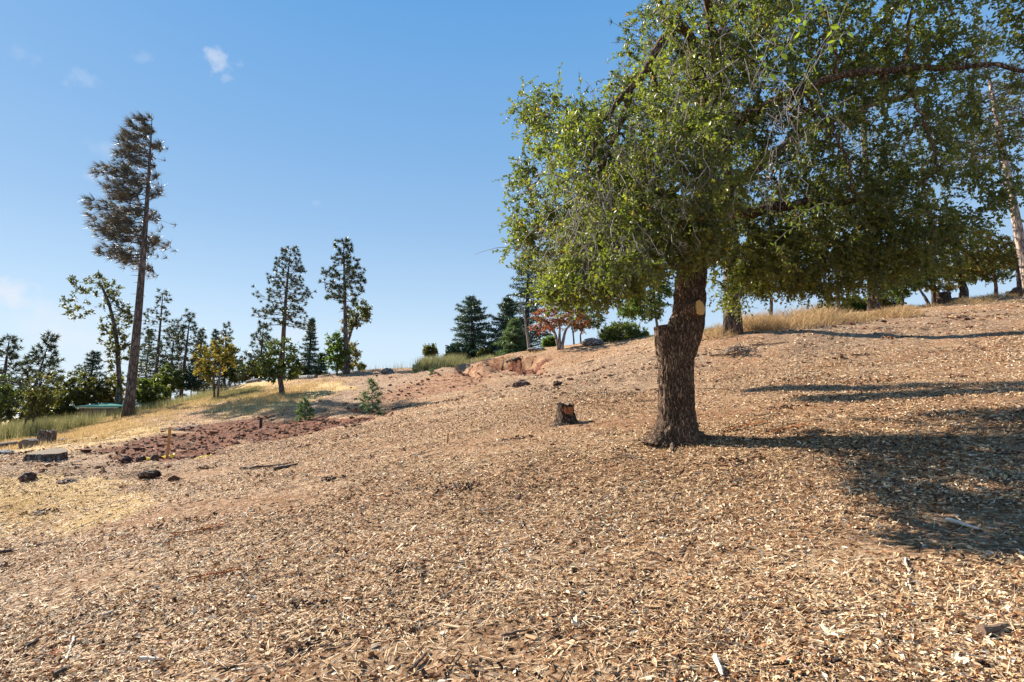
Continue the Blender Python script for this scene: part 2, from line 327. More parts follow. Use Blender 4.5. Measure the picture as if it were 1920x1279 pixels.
M['pine_bark'] = bark_mat('pine_bark', (.028, .02, .018), (.10, .07, .06), (.19, .14, .12), 9, .25, .8, .03)
M['light_bark'] = bark_mat('light_bark', (.10, .07, .055), (.28, .20, .16), (.42, .33, .27), 9, .25, .7, .03)
M['far_bark'] = bark_mat('far_bark', (.04, .03, .028), (.09, .068, .06), (.15, .115, .10), 8, .25, .4, .02)
M['grey_twig'] = rnd_mat('grey_twig', [(0, (.12, .095, .075)), (1, (.26, .21, .18))], .8)
M['pale_twig'] = rnd_mat('pale_twig', [(0, (.20, .165, .14)), (1, (.40, .345, .30))], .8)
M['dark_twig'] = rnd_mat('dark_twig', [(0, (.05, .035, .028)), (1, (.12, .09, .07))], .85)
M['chip'] = rnd_mat('chip', [(0, (.025, .013, .008)), (.1, (.085, .038, .018)), (.23, (.22, .092, .036)), (.38, (.36, .19, .085)), (.54, (.50, .33, .18)), (.68, (.61, .43, .25)), (.83, (.70, .54, .35)), (.94, (.82, .71, .54)), (.965, (.40, .37, .34)), (.975, (.38, .11, .03)), (1, (.45, .17, .05))], .72, 60, .12)
M['straw'] = rnd_mat('straw', [(0, (.24, .12, .06)), (.4, (.52, .33, .17)), (.8, (.68, .50, .31)), (1, (.78, .66, .47))], .7, 50, .15)
M['gold_grass'] = rnd_mat('gold_grass', [(0, (.28, .19, .09)), (.5, (.52, .36, .16)), (1, (.68, .52, .28))], .75, 30, .3)
M['green_grass'] = rnd_mat('green_grass', [(0, (.10, .11, .045)), (.5, (.24, .23, .09)), (1, (.42, .36, .17))], .75, 30, .3)
M['clod'] = rnd_mat('clod', [(0, (.08, .028, .015)), (.5, (.17, .065, .032)), (1, (.34, .16, .085))], .95, 25, 0, .01)
M['stick'] = rnd_mat('stick', [(0, (.05, .035, .028)), (.5, (.17, .11, .075)), (1, (.62, .53, .43))], .85, 60, 0, .002)

def ground_mat():
    m, t = mat('mulched_ground'); L = t.links
    geo = N('ShaderNodeNewGeometry', t); pos = geo.outputs['Position']
    def attr(n): a = N('ShaderNodeAttribute', t, attribute_name=n); return a.outputs['Fac']
    def noise(sc, det=6, ro=.6, st=None):
        n = N('ShaderNodeTexNoise', t); n.inputs['Scale'].default_value = sc; n.inputs['Detail'].default_value = det; n.inputs['Roughness'].default_value = ro
        if st:
            mp = N('ShaderNodeMapping', t); mp.inputs['Scale'].default_value = st; L.new(pos, mp.inputs[0]); L.new(mp.outputs[0], n.inputs['Vector'])
        else: L.new(pos, n.inputs['Vector'])
        return n.outputs[0]
    def mix(f, a, b, mode='MIX'):
        x = N('ShaderNodeMix', t, data_type='RGBA', blend_type=mode)
        if isinstance(f, float): x.inputs[0].default_value = f
        else: L.new(f, x.inputs[0])
        for s, c in ((6, a), (7, b)):
            if isinstance(c, tuple): x.inputs[s].default_value = (*c, 1)
            else: L.new(c, x.inputs[s])
        return x.outputs[2]
    vo = N('ShaderNodeTexVoronoi', t); vo.inputs['Scale'].default_value = 38; L.new(pos, vo.inputs['Vector'])
    sep = N('ShaderNodeSeparateColor', t); L.new(vo.outputs['Color'], sep.inputs[0])
    chip = ramp(t, [(0, (.035, .018, .011)), (.2, (.13, .062, .03)), (.42, (.27, .145, .07)), (.62, (.46, .30, .17)), (.85, (.62, .46, .30)), (1, (.74, .60, .44))], sep.outputs[0]).outputs[0]
    fine = ramp(t, [(.3, (.08, .035, .017)), (.48, (.28, .15, .075)), (.6, (.50, .34, .20)), (.8, (.68, .52, .35))], noise(24, 9, .75)).outputs[0]
    c = mix(.5, chip, fine)
    patch = ramp(t, [(.42, (0, 0, 0)), (.62, (1, 1, 1))], noise(1.0, 8, .66, (.28, 1.1, 1))).outputs[0]
    c = mix(patch, c, mix(.5, c, (.24, .10, .042)))
    red = ramp(t, [(.25, (.06, .02, .011)), (.5, (.155, .055, .027)), (.8, (.30, .13, .07))], noise(6, 9, .7)).outputs[0]
    r2 = ramp(t, [(.3, (.13, .055, .026)), (.5, (.28, .14, .075)), (.72, (.50, .34, .21))], noise(4, 9, .75)).outputs[0]
    rough = ramp(t, [(.3, (.07, .045, .033)), (.5, (.27, .18, .12)), (.7, (.46, .34, .23))], noise(5, 9, .78)).outputs[0]
    gold = ramp(t, [(.28, (.22, .125, .06)), (.5, (.50, .33, .14)), (.75, (.66, .49, .25))], noise(7, 9, .75)).outputs[0]
    def mm(a, nf=.9):
        # break the patch edge up with noise
        x = N('ShaderNodeMath', t, operation='MULTIPLY_ADD'); L.new(noise(2.5, 8, .7), x.inputs[0]); x.inputs[1].default_value = nf; x.inputs[2].default_value = -nf / 2
        y = N('ShaderNodeMath', t, operation='ADD'); L.new(attr(a), y.inputs[0]); L.new(x.outputs[0], y.inputs[1])
        r = N('ShaderNodeMapRange', t); L.new(y.outputs[0], r.inputs[0]); r.inputs[1].default_value = .3; r.inputs[2].default_value = .7; return r.outputs[0]
    c = mix(mm('rough'), c, mix(.5, c, rough)); c = mix(mm('gold'), c, gold); c = mix(mm('red2'), c, r2); c = mix(mm('red', .5), c, red)
    h1 = N('ShaderNodeMath', t, operation='ADD'); L.new(noise(60, 8, .75), h1.inputs[0]); L.new(noise(9, 8, .7), h1.inputs[1])
    b = N('ShaderNodeBump', t); b.inputs['Strength'].default_value = 1; b.inputs['Distance'].default_value = .035; L.new(h1.outputs[0], b.inputs['Height'])
    p = N('ShaderNodeBsdfPrincipled', t); L.new(c, p.inputs['Base Color']); p.inputs['Roughness'].default_value = .95; p.inputs['Specular IOR Level'].default_value = .15; L.new(b.outputs[0], p.inputs['Normal'])
    o = N('ShaderNodeOutputMaterial', t); L.new(p.outputs[0], o.inputs[0]); return m
M['ground'] = ground_mat()

# ------------------------------------------------------------------ the ground
ys = list(np.arange(-11, 1.5, .5)); y = 1.5
while y < 70: ys.append(y); y += max(.045, y * .0105)
while y < 3000: ys.append(y); y *= 1.06
ys = np.array(ys); us = np.linspace(-1, 1, 470); us = np.sign(us) * np.abs(us) ** 1.25 * 1.9
Yg, Ug = np.meshgrid(ys, us, indexing='ij'); Xg = Ug * (Yg + 12)
Zg = height(Xg, Yg); ny, nx = Xg.shape
ii = (np.arange(ny - 1)[:, None] * nx + np.arange(nx - 1)[None]).ravel()
ga = Acc(); ga.add(np.stack([Xg, Yg, Zg], -1), f4=np.stack([ii, ii + 1, ii + nx + 1, ii + nx], 1))
ground = ga.build('ground', M['ground'], smooth=True, kind='structure')
red, red2, rough, gold = masks(Xg, Yg)
for n, a in (('red', red), ('red2', red2), ('rough', rough), ('gold', gold)):
    at = ground.data.attributes.new(n, 'FLOAT', 'POINT'); at.data.foreach_set('value', a.astype(np.float32).ravel())

# mulch: chips, straws and leaf bits, thinning out with distance
rng = np.random.default_rng(7)
def scatter(n, ymin, ymax, pw, umax=1.25):
    """ground points in the wedge ahead; density falls off as a power of the distance"""
    q = rng.random(n); e = 2 - pw
    Y = (ymin ** e + q * (ymax ** e - ymin ** e)) ** (1 / e) if abs(e) > 1e-3 else ymin * (ymax / ymin) ** q
    U = rng.uniform(-umax, umax, n); X = U * (Y + .6)
    return X, Y
def lay(acc, X, Y, L, Wd, r, tilt, fold=.1, lift=.006, quad=False):
    n = len(X); Z = height(X, Y); Nn = gnorm(X, Y); Nn = norm(Nn + rng.normal(size=(n, 3)) * tilt)
    a = rng.uniform(0, 2 * np.pi, n); D = np.stack([np.cos(a), np.sin(a), np.zeros(n)], -1); D = norm(D - Nn * (D * Nn).sum(-1, keepdims=True))
    P = np.stack([X, Y, Z + lift * rng.random(n) + .25 * L * np.abs(D[:, 2] - 0) * 0], -1) - D * (L * .5)[:, None]
    leaves(acc, P, D, Nn, L, Wd, r, fold, quad)
def keep(X, Y, pr=.9, pg=.5):
    red, red2, rough, gold = masks(X, Y)
    k = rng.random(len(X)) > np.maximum(np.maximum(red * pr, red2 * .75), gold * pg)
    pa = fbm(X * .55 + .4 * Y, Y * 1.1, s=33, o=4); k &= rng.random(len(X)) < np.clip(.76 + 1.5 * pa, .16, 1); return X[k], Y[k]
chips = Acc()
X, Y = scatter(225000, 1.8, 13, 1.7); X, Y = keep(X, Y); n = len(X); s = .8 + Y / 13
pat = .5 + .5 * fbm(X * .5 + .3 * Y, Y * .9, s=21, o=4)
r = np.clip(rng.beta(.95, 1.0, n) * .95 + .55 * (pat - .46), 0, .955); r = np.where(rng.random(n) < .02, rng.uniform(.965, 1, n), r)
lay(chips, X, Y, rng.uniform(.011, .040, n) * s, rng.uniform(.0045, .0145, n) * s, r, .6, .2, .032)
X, Y = scatter(16000, 1.8, 10, 1.6); X, Y = keep(X, Y); n = len(X)
lay(chips, X, Y, rng.uniform(.03, .07, n), rng.uniform(.012, .028, n), np.clip(rng.beta(1.3, 1.2, n), 0, .96), .5, .3, .02, True)
X, Y = scatter(95000, 11, 40, 1.5); X, Y = keep(X, Y); n = len(X)
pat = fbm(X * .22 + .2 * Y, Y * .5, s=21, o=4)
lay(chips, X, Y, rng.uniform(.04, .11, n), rng.uniform(.015, .04, n), np.clip(rng.beta(1.5, .95, n) * .95 + .22 * pat, 0, .955), .4, .2, .02)
chips.build('wood_chip_mulch', M['chip'], kind='stuff', label='layer of tan wood chips and dry leaf bits spread over the slope', category='mulch')
st = Acc()
X, Y = scatter(90000, 1.8, 16, 1.7); X, Y = keep(X, Y, .95, 0); n = len(X)
Z = height(X, Y); a = rng.normal(.35, .9, n); D = norm(np.stack([np.cos(a), np.sin(a), rng.normal(.02, .12, n)], -1)); Ls = rng.uniform(.05, .20, n)
P0 = np.stack([X, Y, Z + .004 + .012 * rng.random(n)], -1); e1 = P0 + D * Ls[:, None] * .5; e1[:, 2] = np.maximum(e1[:, 2], height(e1[:, 0], e1[:, 1]) + .004)
wq = (.0013 + .00026 * Y)
S = norm(np.cross(D, np.array([[0, 0, 1.]]))) * wq[:, None]; e2 = e1 + norm(D + rng.normal(size=(n, 3)) * .25) * Ls[:, None] * .5
V = np.stack([P0 - S, P0 + S, e1 + S, e1 - S, e2], 1); o = np.arange(n)[:, None] * 5
st.add(V, f4=o + np.array([[0, 1, 2, 3]]), f3=o + np.array([[3, 2, 4]]), r=np.repeat(rng.beta(1.4, .9, n), 5))
st.build('pine_straw', M['straw'], kind='stuff', label='dry pine needles and straw scattered over the wood chips', category='straw')

# box-like chips with thickness
def chunk(acc, C, L, Wd, T, Nn, a, r, jit=.15):
    n = len(C); D = np.stack([np.cos(a), np.sin(a), np.zeros(n)], -1); D = norm(D - Nn * (D * Nn).sum(-1, keepdims=True)); S = np.cross(Nn, D)
    V = []
    for z in (0, 1):
        for (sx, sy) in ((-1, -1), (1, -1), (1, 1), (-1, 1)):
            V.append(C + D * (sx * L / 2 * (1 + jit * rng.normal(size=n)))[:, None] + S * (sy * Wd / 2 * (1 + jit * rng.normal(size=n)))[:, None] + Nn * (z * T)[:, None])
    o = np.arange(n)[:, None] * 8
    f = np.concatenate([o + np.array([q]) for q in ([3, 2, 1, 0], [4, 5, 6, 7], [0, 1, 5, 4], [1, 2, 6, 5], [2, 3, 7, 6], [3, 0, 4, 7])])
    acc.add(np.stack(V, 1), f4=f, r=np.repeat(r, 8))
ck = Acc(); X, Y = scatter(9000, 1.8, 16, 1.6); X, Y = keep(X, Y); n = len(X)
C = np.stack([X, Y, height(X, Y) + .002], -1); Nn = norm(gnorm(X, Y) + rng.normal(size=(n, 3)) * .25)
chunk(ck, C, rng.uniform(.02, .08, n), rng.uniform(.008, .022, n), rng.uniform(.004, .012, n), Nn, rng.uniform(0, 6.3, n), np.clip(rng.beta(.9, 1, n) * .95, 0, 1), .2)
ck.build('bark_chunks', M['chip'], kind='stuff', label='thicker bark and wood chunks lying in the mulch', category='bark chips')
# thin broken twigs and little heaps of dark bark through the mulch
tl = Acc(); X, Y = scatter(1500, 2.2, 22, 1.3); n = len(X); a = rng.normal(.4, .8, n); D = norm(np.stack([np.cos(a), np.sin(a), rng.normal(0, .05, n)], -1)); Ls = rng.uniform(.06, .3, n) * (.7 + Y / 16)
P0 = np.stack([X, Y, height(X, Y) + .012], -1); P1 = P0 + D * Ls[:, None]; P1[:, 2] = height(P1[:, 0], P1[:, 1]) + rng.uniform(.008, .03, n)
rr = rng.uniform(.002, .006, n) * (.7 + Y / 12); prisms(tl, P0, P1, rr, rr * .6, np.repeat(rng.beta(.7, 1.3, n) * .7, 6))
tl.build('twig_litter', M['stick'], kind='stuff', label='thin broken twigs lying all over the mulch', category='twigs')
hp = Acc()
for _ in range(70):
    cx, cy = scatter(1, 2.6, 17, 1.1); k = int(rng.integers(8, 34)); sp = rng.uniform(.03, .13) * (1 + cy[0] / 12); X = cx + rng.normal(size=k) * sp * 1.6; Y = cy + rng.normal(size=k) * sp * .6
    C = np.stack([X, Y, height(X, Y) + .008 + .012 * rng.random(k)], -1); sc = 1 + cy[0] / 10
    chunk(hp, C, rng.uniform(.012, .045, k) * sc, rng.uniform(.006, .017, k) * sc, rng.uniform(.004, .010, k) * sc, norm(gnorm(X, Y) + rng.normal(size=(k, 3)) * .45), rng.uniform(0, 6.3, k), np.clip(rng.beta(.9, 2.2, k) * .7, 0, 1), .25)
hp.build('bark_heaps', M['chip'], kind='stuff', label='small dark clusters of broken bark here and there in the mulch', category='bark chips')
# soil clods
def clods(acc, X, Y, S, r, sink=.3):
    ic = np.array([(0, 0, 1), (.89, 0, .45), (.28, .85, .45), (-.72, .53, .45), (-.72, -.53, .45), (.28, -.85, .45), (.72, .53, -.45), (-.28, .85, -.45), (-.89, 0, -.45), (-.28, -.85, -.45), (.72, -.53, -.45)])
    fc = [(0, 1, 2), (0, 2, 3), (0, 3, 4), (0, 4, 5), (0, 5, 1), (1, 6, 2), (2, 7, 3), (3, 8, 4), (4, 9, 5), (5, 10, 1), (2, 6, 7), (3, 7, 8), (4, 8, 9), (5, 9, 10), (1, 10, 6)]
    n = len(X); V = ic[None] * (1 + .28 * rng.normal(size=(n, 11, 1))) * S[:, None, None] * np.stack([rng.uniform(.8, 1.5, n), rng.uniform(.7, 1.2, n), rng.uniform(.5, .85, n)], -1)[:, None]
    V = V + np.stack([X, Y, height(X, Y) + S * sink * .5], -1)[:, None]
    o = np.arange(n)[:, None] * 11
    acc.add(V, f3=np.concatenate([o + np.array([q]) for q in fc]), r=np.repeat(r, 11))
cl = Acc(); X, Y = scatter(110000, 8, 34, 1.0); red, red2, rough, gold = masks(X, Y)
k = rng.random(len(X)) < np.clip(red * .6 + red2 * .3 + rough * .13 * (1 - gold), 0, 1); X, Y = X[k], Y[k]; isr = (red + red2)[k]
clods(cl, X, Y, np.minimum(rng.gamma(1.2, .013, len(X)) + .008, .08), np.clip(rng.random(len(X)) * .9 + .1 * (1 - isr), 0, 1))
cl.build('soil_clods', M['clod'], kind='stuff', label='loose reddish brown clods in the bare soil patches', category='soil clods')

# ------------------------------------------------------------------ grass
def tufts(acc, C, n_each, hgt, spread, wd, lean=(0, 0), r0=0, r1=1, wild=.35):
    C = np.repeat(C, n_each, 0); n = len(C); X = C[:, 0] + rng.normal(size=n) * spread; Y = C[:, 1] + rng.normal(size=n) * spread
    Z = height(X, Y) - .02; D = rng.normal(size=(n, 3)) * wild; D[:, 2] = 1; D[:, 0] += lean[0]; D[:, 1] += lean[1]
    L = hgt * rng.uniform(.5, 1.15, n); blades(acc, np.stack([X, Y, Z], -1), D, L, wd, rng.uniform(r0, r1, n), rng)
def inpoly(E, n, soft=1.0):
    c, M_ = E; q = rng.normal(size=(n, 2)) * .55; A = np.linalg.inv(M_); p = c + q @ A.T
    return np.stack([p[:, 0], p[:, 1], np.zeros(n)], -1)
gg = Acc()
for E, n in [(ell(330, 765, 200, 20, .2), 1500), (ell(120, 815, 150, 18, .15), 1300), (ell(520, 742, 100, 16, .2), 700), (ell(60, 950, 140, 40, .1), 1000), (ell(20, 895, 80, 14, .1), 250)]:
    C = inpoly(E, n); red, red2, rough, gold = masks(C[:, 0], C[:, 1]); C = C[red < .3]
    far = C[:, 1] > 14; tufts(gg, C[far], 16, .17, .10, .016); tufts(gg, C[~far], 20, .055, .09, .006, wild=.9)
gg.build('dry_grass', M['gold_grass'], kind='stuff', label='golden dry grass growing over the left side of the slope', category='dry grass')
tg = Acc(); gr = Acc()
def row(px0, px1, Y, n): X = np.array([ray(p, 760)[0] for p in rng.uniform(px0, px1, n)]) * Y; return np.stack([X, Y + rng.normal(size=n) * 1.2, X * 0], -1)
tufts(tg, row(-60, 130, 26, 260), 40, .85, .16, .016, (0.1, 0), 0, 1, .16)
tufts(tg, row(100, 145, 29, 60), 40, .4, .16, .018, (0.1, 0), 0, .6, .16)
tufts(tg, row(246, 400, 37, 110), 34, .55, .18, .02, (0.1, 0), .2, 1, .2)
tufts(tg, row(785, 865, 31, 110), 50, .75, .16, .022, (.15, 0), .1, .9, .22)
tufts(tg, row(860, 920, 30, 40), 40, .35, .16, .022, (.1, 0), .3, 1, .25)
tufts(tg, row(1240, 1340, 20, 30), 30, .3, .16, .016, (0, 0), .3, 1, .3)
tg.build('tall_grass', M['green_grass'], kind='stuff', label='tall wispy grey green weeds standing along the far edge', category='tall weeds')
def hitrow(a, b, n, jy=3):
    t = rng.random(n); C = np.array([hit(a[0] + (b[0] - a[0]) * q, a[1] + (b[1] - a[1]) * q + rng.normal() * jy) for q in t]); return C
for a, b, n, h in [((1385, 618), (1560, 600), 130, .85), ((1330, 622), (1370, 620), 14, .5), ((1580, 603), (1690, 588), 70, .5), ((1690, 585), (1760, 578), 22, .28), ((1815, 566), (1880, 560), 34, .4), ((1880, 560), (1920, 556), 10, .2), ((930, 668), (1100, 655), 10, .15)]:
    for c in hitrow(a, b, max(2, n // 5), 3.5):
        Rm = rng.uniform(.3, .75); Hm = h * rng.uniform(.55, 1.15); k = int(900 * Rm); q = np.sqrt(rng.random(k)); a_ = rng.uniform(0, 6.28, k); X = c[0] + Rm * q * np.cos(a_); Y = c[1] + Rm * q * np.sin(a_)
        D = rng.normal(size=(k, 3)) * .55; D[:, 2] = .75; D[:, 0] += q * np.cos(a_) * .7 + .15; D[:, 1] += q * np.sin(a_) * .7
        zz = height(X, Y) + rng.random(k) * Hm * .55 * (1 - q * q); blades(gr, np.stack([X, Y, zz - .02], -1), D, Hm * .55 * rng.uniform(.4, 1.1, k), .014, np.clip(rng.random(k) * .6 + rng.random() * .4, 0, 1), rng)
gr.build('dry_brush', M['brush'], kind='stuff', label='mounds of tan dry brush along the ridge behind the oak', category='dry brush')
ws = Acc()
for E, n in [(ell(430, 742, 60, 10, .15), 160), (ell(450, 735, 50, 7, .1), 100)]:
    tufts(ws, inpoly(E, n), 30, .22, .15, .02, (0, 0), 0, .6, .6)
for a, b, n, h in [((670, 694), (790, 690), 14, .5), ((600, 705), (690, 697), 20, .25)]: tufts(ws, hitrow(a, b, n, 1), 10, h, .15, .012, (0, 0), 0, 1, .2)
ws.build('low_weeds', M['green_grass'], kind='stuff', label='low grey green weeds below the reddish dirt mound', category='weeds')

# ------------------------------------------------------------------ trees
def curve_path(p0, p1, n=6, bend=(0, 0, 0), jit=0, rg=rng):
    t = np.linspace(0, 1, n)[:, None]; P = p0 + (p1 - p0) * t + np.array(bend) * (4 * t * (1 - t))
    if jit: P[1:-1] += rg.normal(size=(n - 2, 3)) * jit
    return P
def conifer(name, label, cat, base, top, r0, start, R_, style='pine', needle='pine_needle', bark='far_bark', nb=60, seed=1, wind=None, group=None, tuft=.28, blade=.03, prof=None, bend=(0, 0, 0), nt=7, nblade=20, dead=6):
    rg = np.random.default_rng(seed); base = np.asarray(base, float); top = np.asarray(top, float); H = np.linalg.norm(top - base)
    o = thing(name, label, cat, base, group); tr = Acc(); br = Acc(); cr = Acc()
    P = curve_path(base - np.array([0, 0, .15]), top, 14, bend); tt = np.linspace(0, 1, 14); rad = r0 * (1 - tt) ** .8 * .92 + r0 * .05; rad[0] *= 1.3
    tube(tr, P, rad, 12, .5); tr.build('trunk', M[bark], o, smooth=True)
    def along(t): return np.array([np.interp(t, tt, P[:, k]) for k in range(3)])
    az0 = rg.uniform(0, 6.28)
    for b in range(nb):
        t = start + (1 - start) * ((b + rg.random()) / nb); q = (t - start) / (1 - start); az = az0 + b * 2.399 + rg.normal() * .3
        if prof: l = R_ * np.interp(q, prof[0], prof[1])
        elif style == 'pine': l = R_ * (.35 + .9 * math.sin(math.pi * min(1, .25 + q * .72))) * (1 - .55 * q)
        else: l = R_ * (1 - q) ** .8 + .05 * R_
        l *= rg.uniform(.6, 1.12)
        d = np.array([math.cos(az), math.sin(az), 0])
        if wind is not None:
            wv = np.array(wind[:3]); d = norm((d + wv)[None])[0]; l *= (wind[3] if np.dot(d, norm(wv[None])[0]) < .2 else 1)
        elev = (.35 * q - .1 if style == 'pine' else -.25 + .55 * q) + rg.normal() * .12
        d = norm((d + np.array([0, 0, elev]))[None])[0]; p0 = along(t); p1 = p0 + d * l
        B = curve_path(p0, p1, 5, (0, 0, -l * .06 if style == 'pine' else -l * .1), l * .02, rg)
        tube(br, B, np.linspace(max(.012, r0 * .16 * (1 - q * .6)), .006, 5), 4, .5, False)
        if style == 'pine':
            m = max(2, int(nt * (l / R_) + 1)); s = np.sqrt(rg.uniform(.12, 1, m)); side = norm(np.cross(d, [0, 0, 1])[None])[0]
            C = p0 + (p1 - p0) * s[:, None] + side * (rg.normal(size=m) * .22 * l * s)[:, None] + np.array([0, 0, 1]) * (rg.normal(size=m) * .09 * l + .03)[:, None]
            prisms(br, p0 + (p1 - p0) * (s * .75)[:, None], C, np.full(m, .01), np.full(m, .006))
            k = nblade; Cc = np.repeat(C, k, 0); D = rdir(rg, m * k) + d * .5 + np.array([0, 0, .25]); 
            if wind is not None: D = D * .85 + np.array(wind[:3]) * .85
            blades(cr, Cc, D, tuft * rg.uniform(.6, 1.1, m * k), blade, np.repeat(rg.random(m), k) * .7 + rg.random(m * k) * .3, rg)
        else:
            m = max(4, int(nt * (l / R_) * 1.6 + 2)); s = np.linspace(.1, 1, m); side = norm(np.cross(d, [0, 0, 1])[None])[0]
            for sg in (-1, 1):
                sl_ = l * .42 * (1.05 - s) * rg.uniform(.6, 1.2, m) + .08; Q0 = p0 + (p1 - p0) * s[:, None]; Q1 = Q0 + (side * sg + d * .5)[None] * sl_[:, None] + np.array([0, 0, -.18]) * sl_[:, None]
                k = nblade; tq = rg.random((m, k)); Cc = Q0[:, None] + (Q1 - Q0)[:, None] * tq[..., None]; Cc = Cc.reshape(-1, 3)
                D = np.repeat(norm(Q1 - Q0), k, 0) * .7 + rdir(rg, m * k) * .75
                blades(cr, Cc, D, tuft * rg.uniform(.5, 1.1, m * k), blade, np.repeat(rg.random(m), k) * .6 + rg.random(m * k) * .4, rg)
    for b in range(dead):
        t = start * rg.uniform(.6, 1.05); az = rg.uniform(0, 6.28); l = R_ * rg.uniform(.15, .4); p0 = along(t)
        tube(br, curve_path(p0, p0 + np.array([math.cos(az) * l, math.sin(az) * l, rg.normal() * .15 * l - .1 * l]), 4, (0, 0, .03), .03, rg), np.linspace(.02, .006, 4), 4, .5, False)
    br.build('branches', M['dark_twig'], o); cr.build('crown', M[needle], o)
    return o
def grow(acc, nodes, rads, ends, rg, seg=4, sides=5, rmax=.05, taper=.4, up=.1, jit=.04, maxlen=None, minr=.004, bias=0):
    newn = []; newr = []; nodes = list(nodes); rads = list(rads)
    ends = np.asarray(ends); c0 = np.asarray(nodes[-1]); order = np.argsort(np.linalg.norm(ends - c0, axis=1))
    NN = np.array(nodes); RR = np.array(rads)
    segs = []
    for i in order:
        e = ends[i]; d = np.linalg.norm(NN - e, axis=1) + bias * np.maximum(0, NN[:, 2] - e[2]); j = int(np.argmin(d)); L = np.linalg.norm(e - NN[j])
        if L < .03: continue
        if maxlen and L > maxlen: continue
        r0 = min(RR[j] * .72, rmax, .012 + .03 * L); r0 = max(r0, minr); P = curve_path(NN[j], e, seg + 1, (0, 0, up * L), jit * L, rg); rr = np.linspace(r0, max(minr * .8, r0 * taper), seg + 1)
        tube(acc, P, rr, sides, rg.random(), False)
        NN = np.concatenate([NN, P[1:]]); RR = np.concatenate([RR, rr[1:]]); segs.append((P, rr))
    return NN, RR, segs
def in_ell(rg, c, rad, n, shell=.5):
    u = rdir(rg, n) * (rg.random(n) ** (1 / 3 * (1 - shell) + .02))[:, None]; return np.asarray(c) + u * np.asarray(rad)
def twig_leaves(tw, cr, ends, dirs, rg, tl, per, L, Wd, quad=False, droop=.2, rbase=None, twr=.003):
    n = len(ends); D = norm(dirs + rdir(rg, n) * .8 + np.array([0, 0, -droop])); ln = tl * rg.uniform(.5, 1.2, n); P1 = ends + D * ln[:, None]
    q = slice(None, None, 1 if twr < .004 else 3); m_ = len(ends[q]); prisms(tw, ends[q], P1[q], np.full(m_, twr), np.full(m_, twr * .5), np.repeat(rg.random(m_), 6))
    t = (np.arange(per)[None] + rg.random((n, per))) / per; C = (ends[:, None] + (P1 - ends)[:, None] * t[..., None]).reshape(-1, 3); Dr = np.repeat(D, per, 0)
    ld = norm(Dr * .55 + rdir(rg, n * per)); nn = norm(rdir(rg, n * per) + np.array([0, 0, .8])); s = rg.uniform(.65, 1.2, n * per)
    rb = np.repeat(rbase if rbase is not None else rg.random(n) * .5, per) + rg.random(n * per) * .4
    rb = np.where(rg.random(n * per) < .025, rg.uniform(.93, 1, n * per), np.clip(rb, 0, .92))
    leaves(cr, C, ld, nn, L * s, Wd * s, rb, .16, quad)
def broadleaf(name, label, cat, trunk, tr_r, crown, leafm, bark='far_bark', nsec=14, nter=90, ntw=3, per=9, L=.09, Wd=.055, tl=.3, seed=1, group=None, sides=9, droop=.1, shell=.5, extra_trunks=(), up=.1, tw='dark_twig'):
    """trunk: list of points; crown: list of (centre, radii, weight)"""
    rg = np.random.default_rng(seed); trunk = np.asarray(trunk, float); o = thing(name, label, cat, trunk[0], group)
    for T_ in [trunk] + [np.asarray(e, float) for e in extra_trunks]:
        ta = Acc(); tt = np.linspace(0, 1, 10); seg = np.linspace(0, 1, len(T_)); P = np.stack([np.interp(tt, seg, T_[:, k]) for k in range(3)], 1); P[0, 2] -= .1
        rr = tr_r * (1 - .55 * tt) * (1 if T_ is trunk or len(T_) == 0 else 1); rr[0] *= 1.35
        tube(ta, P, rr, sides, .5, True, .04, rg); ta.build('trunk', M[bark], o, smooth=True)
    nodes = [p for p in P[4:]] if not extra_trunks else [p for T_ in [trunk] + list(extra_trunks) for p in np.asarray(T_, float)[1:]]
    wts = np.array([c[2] for c in crown], float); wts /= wts.sum()
    def samp(n, sh): return np.concatenate([in_ell(rg, c[0], c[1], max(1, int(round(n * w))), sh) for c, w in zip(crown, wts)])
    br = Acc(); cr = Acc()
    NN, RR, _ = grow(br, nodes, [tr_r * .45] * len(nodes), samp(nsec, 0) , rg, 5, 5, tr_r * .4, .35, up, .05)
    n0 = len(NN); NN, RR, segs = grow(br, NN, RR, samp(nter, shell), rg, 3, 4, .02, .4, up * .5, .06)
    E = np.array([s[0][k] for s in segs for k in ((2, 3) if len(s[0]) > 3 else (1,))]); D = np.array([s[0][-1] - s[0][0] for s in segs for k in ((2, 3) if len(s[0]) > 3 else (1,))])
    E = np.repeat(E, ntw, 0); D = np.repeat(norm(D), ntw, 0)
    clump = np.repeat(rg.random(len(E) // (ntw * 2)) * .45, ntw * 2)
    clump = np.pad(clump, (0, len(E) - len(clump)), 'edge')
    twig_leaves(br, cr, E, D, rg, tl, per, L, Wd, False, droop, clump, .006)
    br.build('branches', M[tw], o); cr.build('crown', M[leafm], o)
    return o
def up_pt(base, px, py):
    """point above base's depth seen at (px, py)"""
    return pt(px, py, base[1])
pxm = lambda Y: F / Y       # picture pixels per metre at a distance
exec_trees = []

# --- the tall wind-bent pine
b = gp(240, 781)
conifer('pine_tree', 'very tall thin pine with wind bent rusty needles swept to the left', 'pine tree', b, up_pt(b, 285, 222), .27, .5, 1.95, 'pine', 'brown_needle', 'far_bark', 62, 3,
        wind=(-.95, 0, .05, .42), tuft=.50, blade=.026, bend=(.12, 0, 0), nt=26, nblade=18, dead=10,
        prof=([0, .12, .3, .5, .7, .85, 1], [.9, 1.25, 1.3, 1.25, 1.0, .75, .35]))
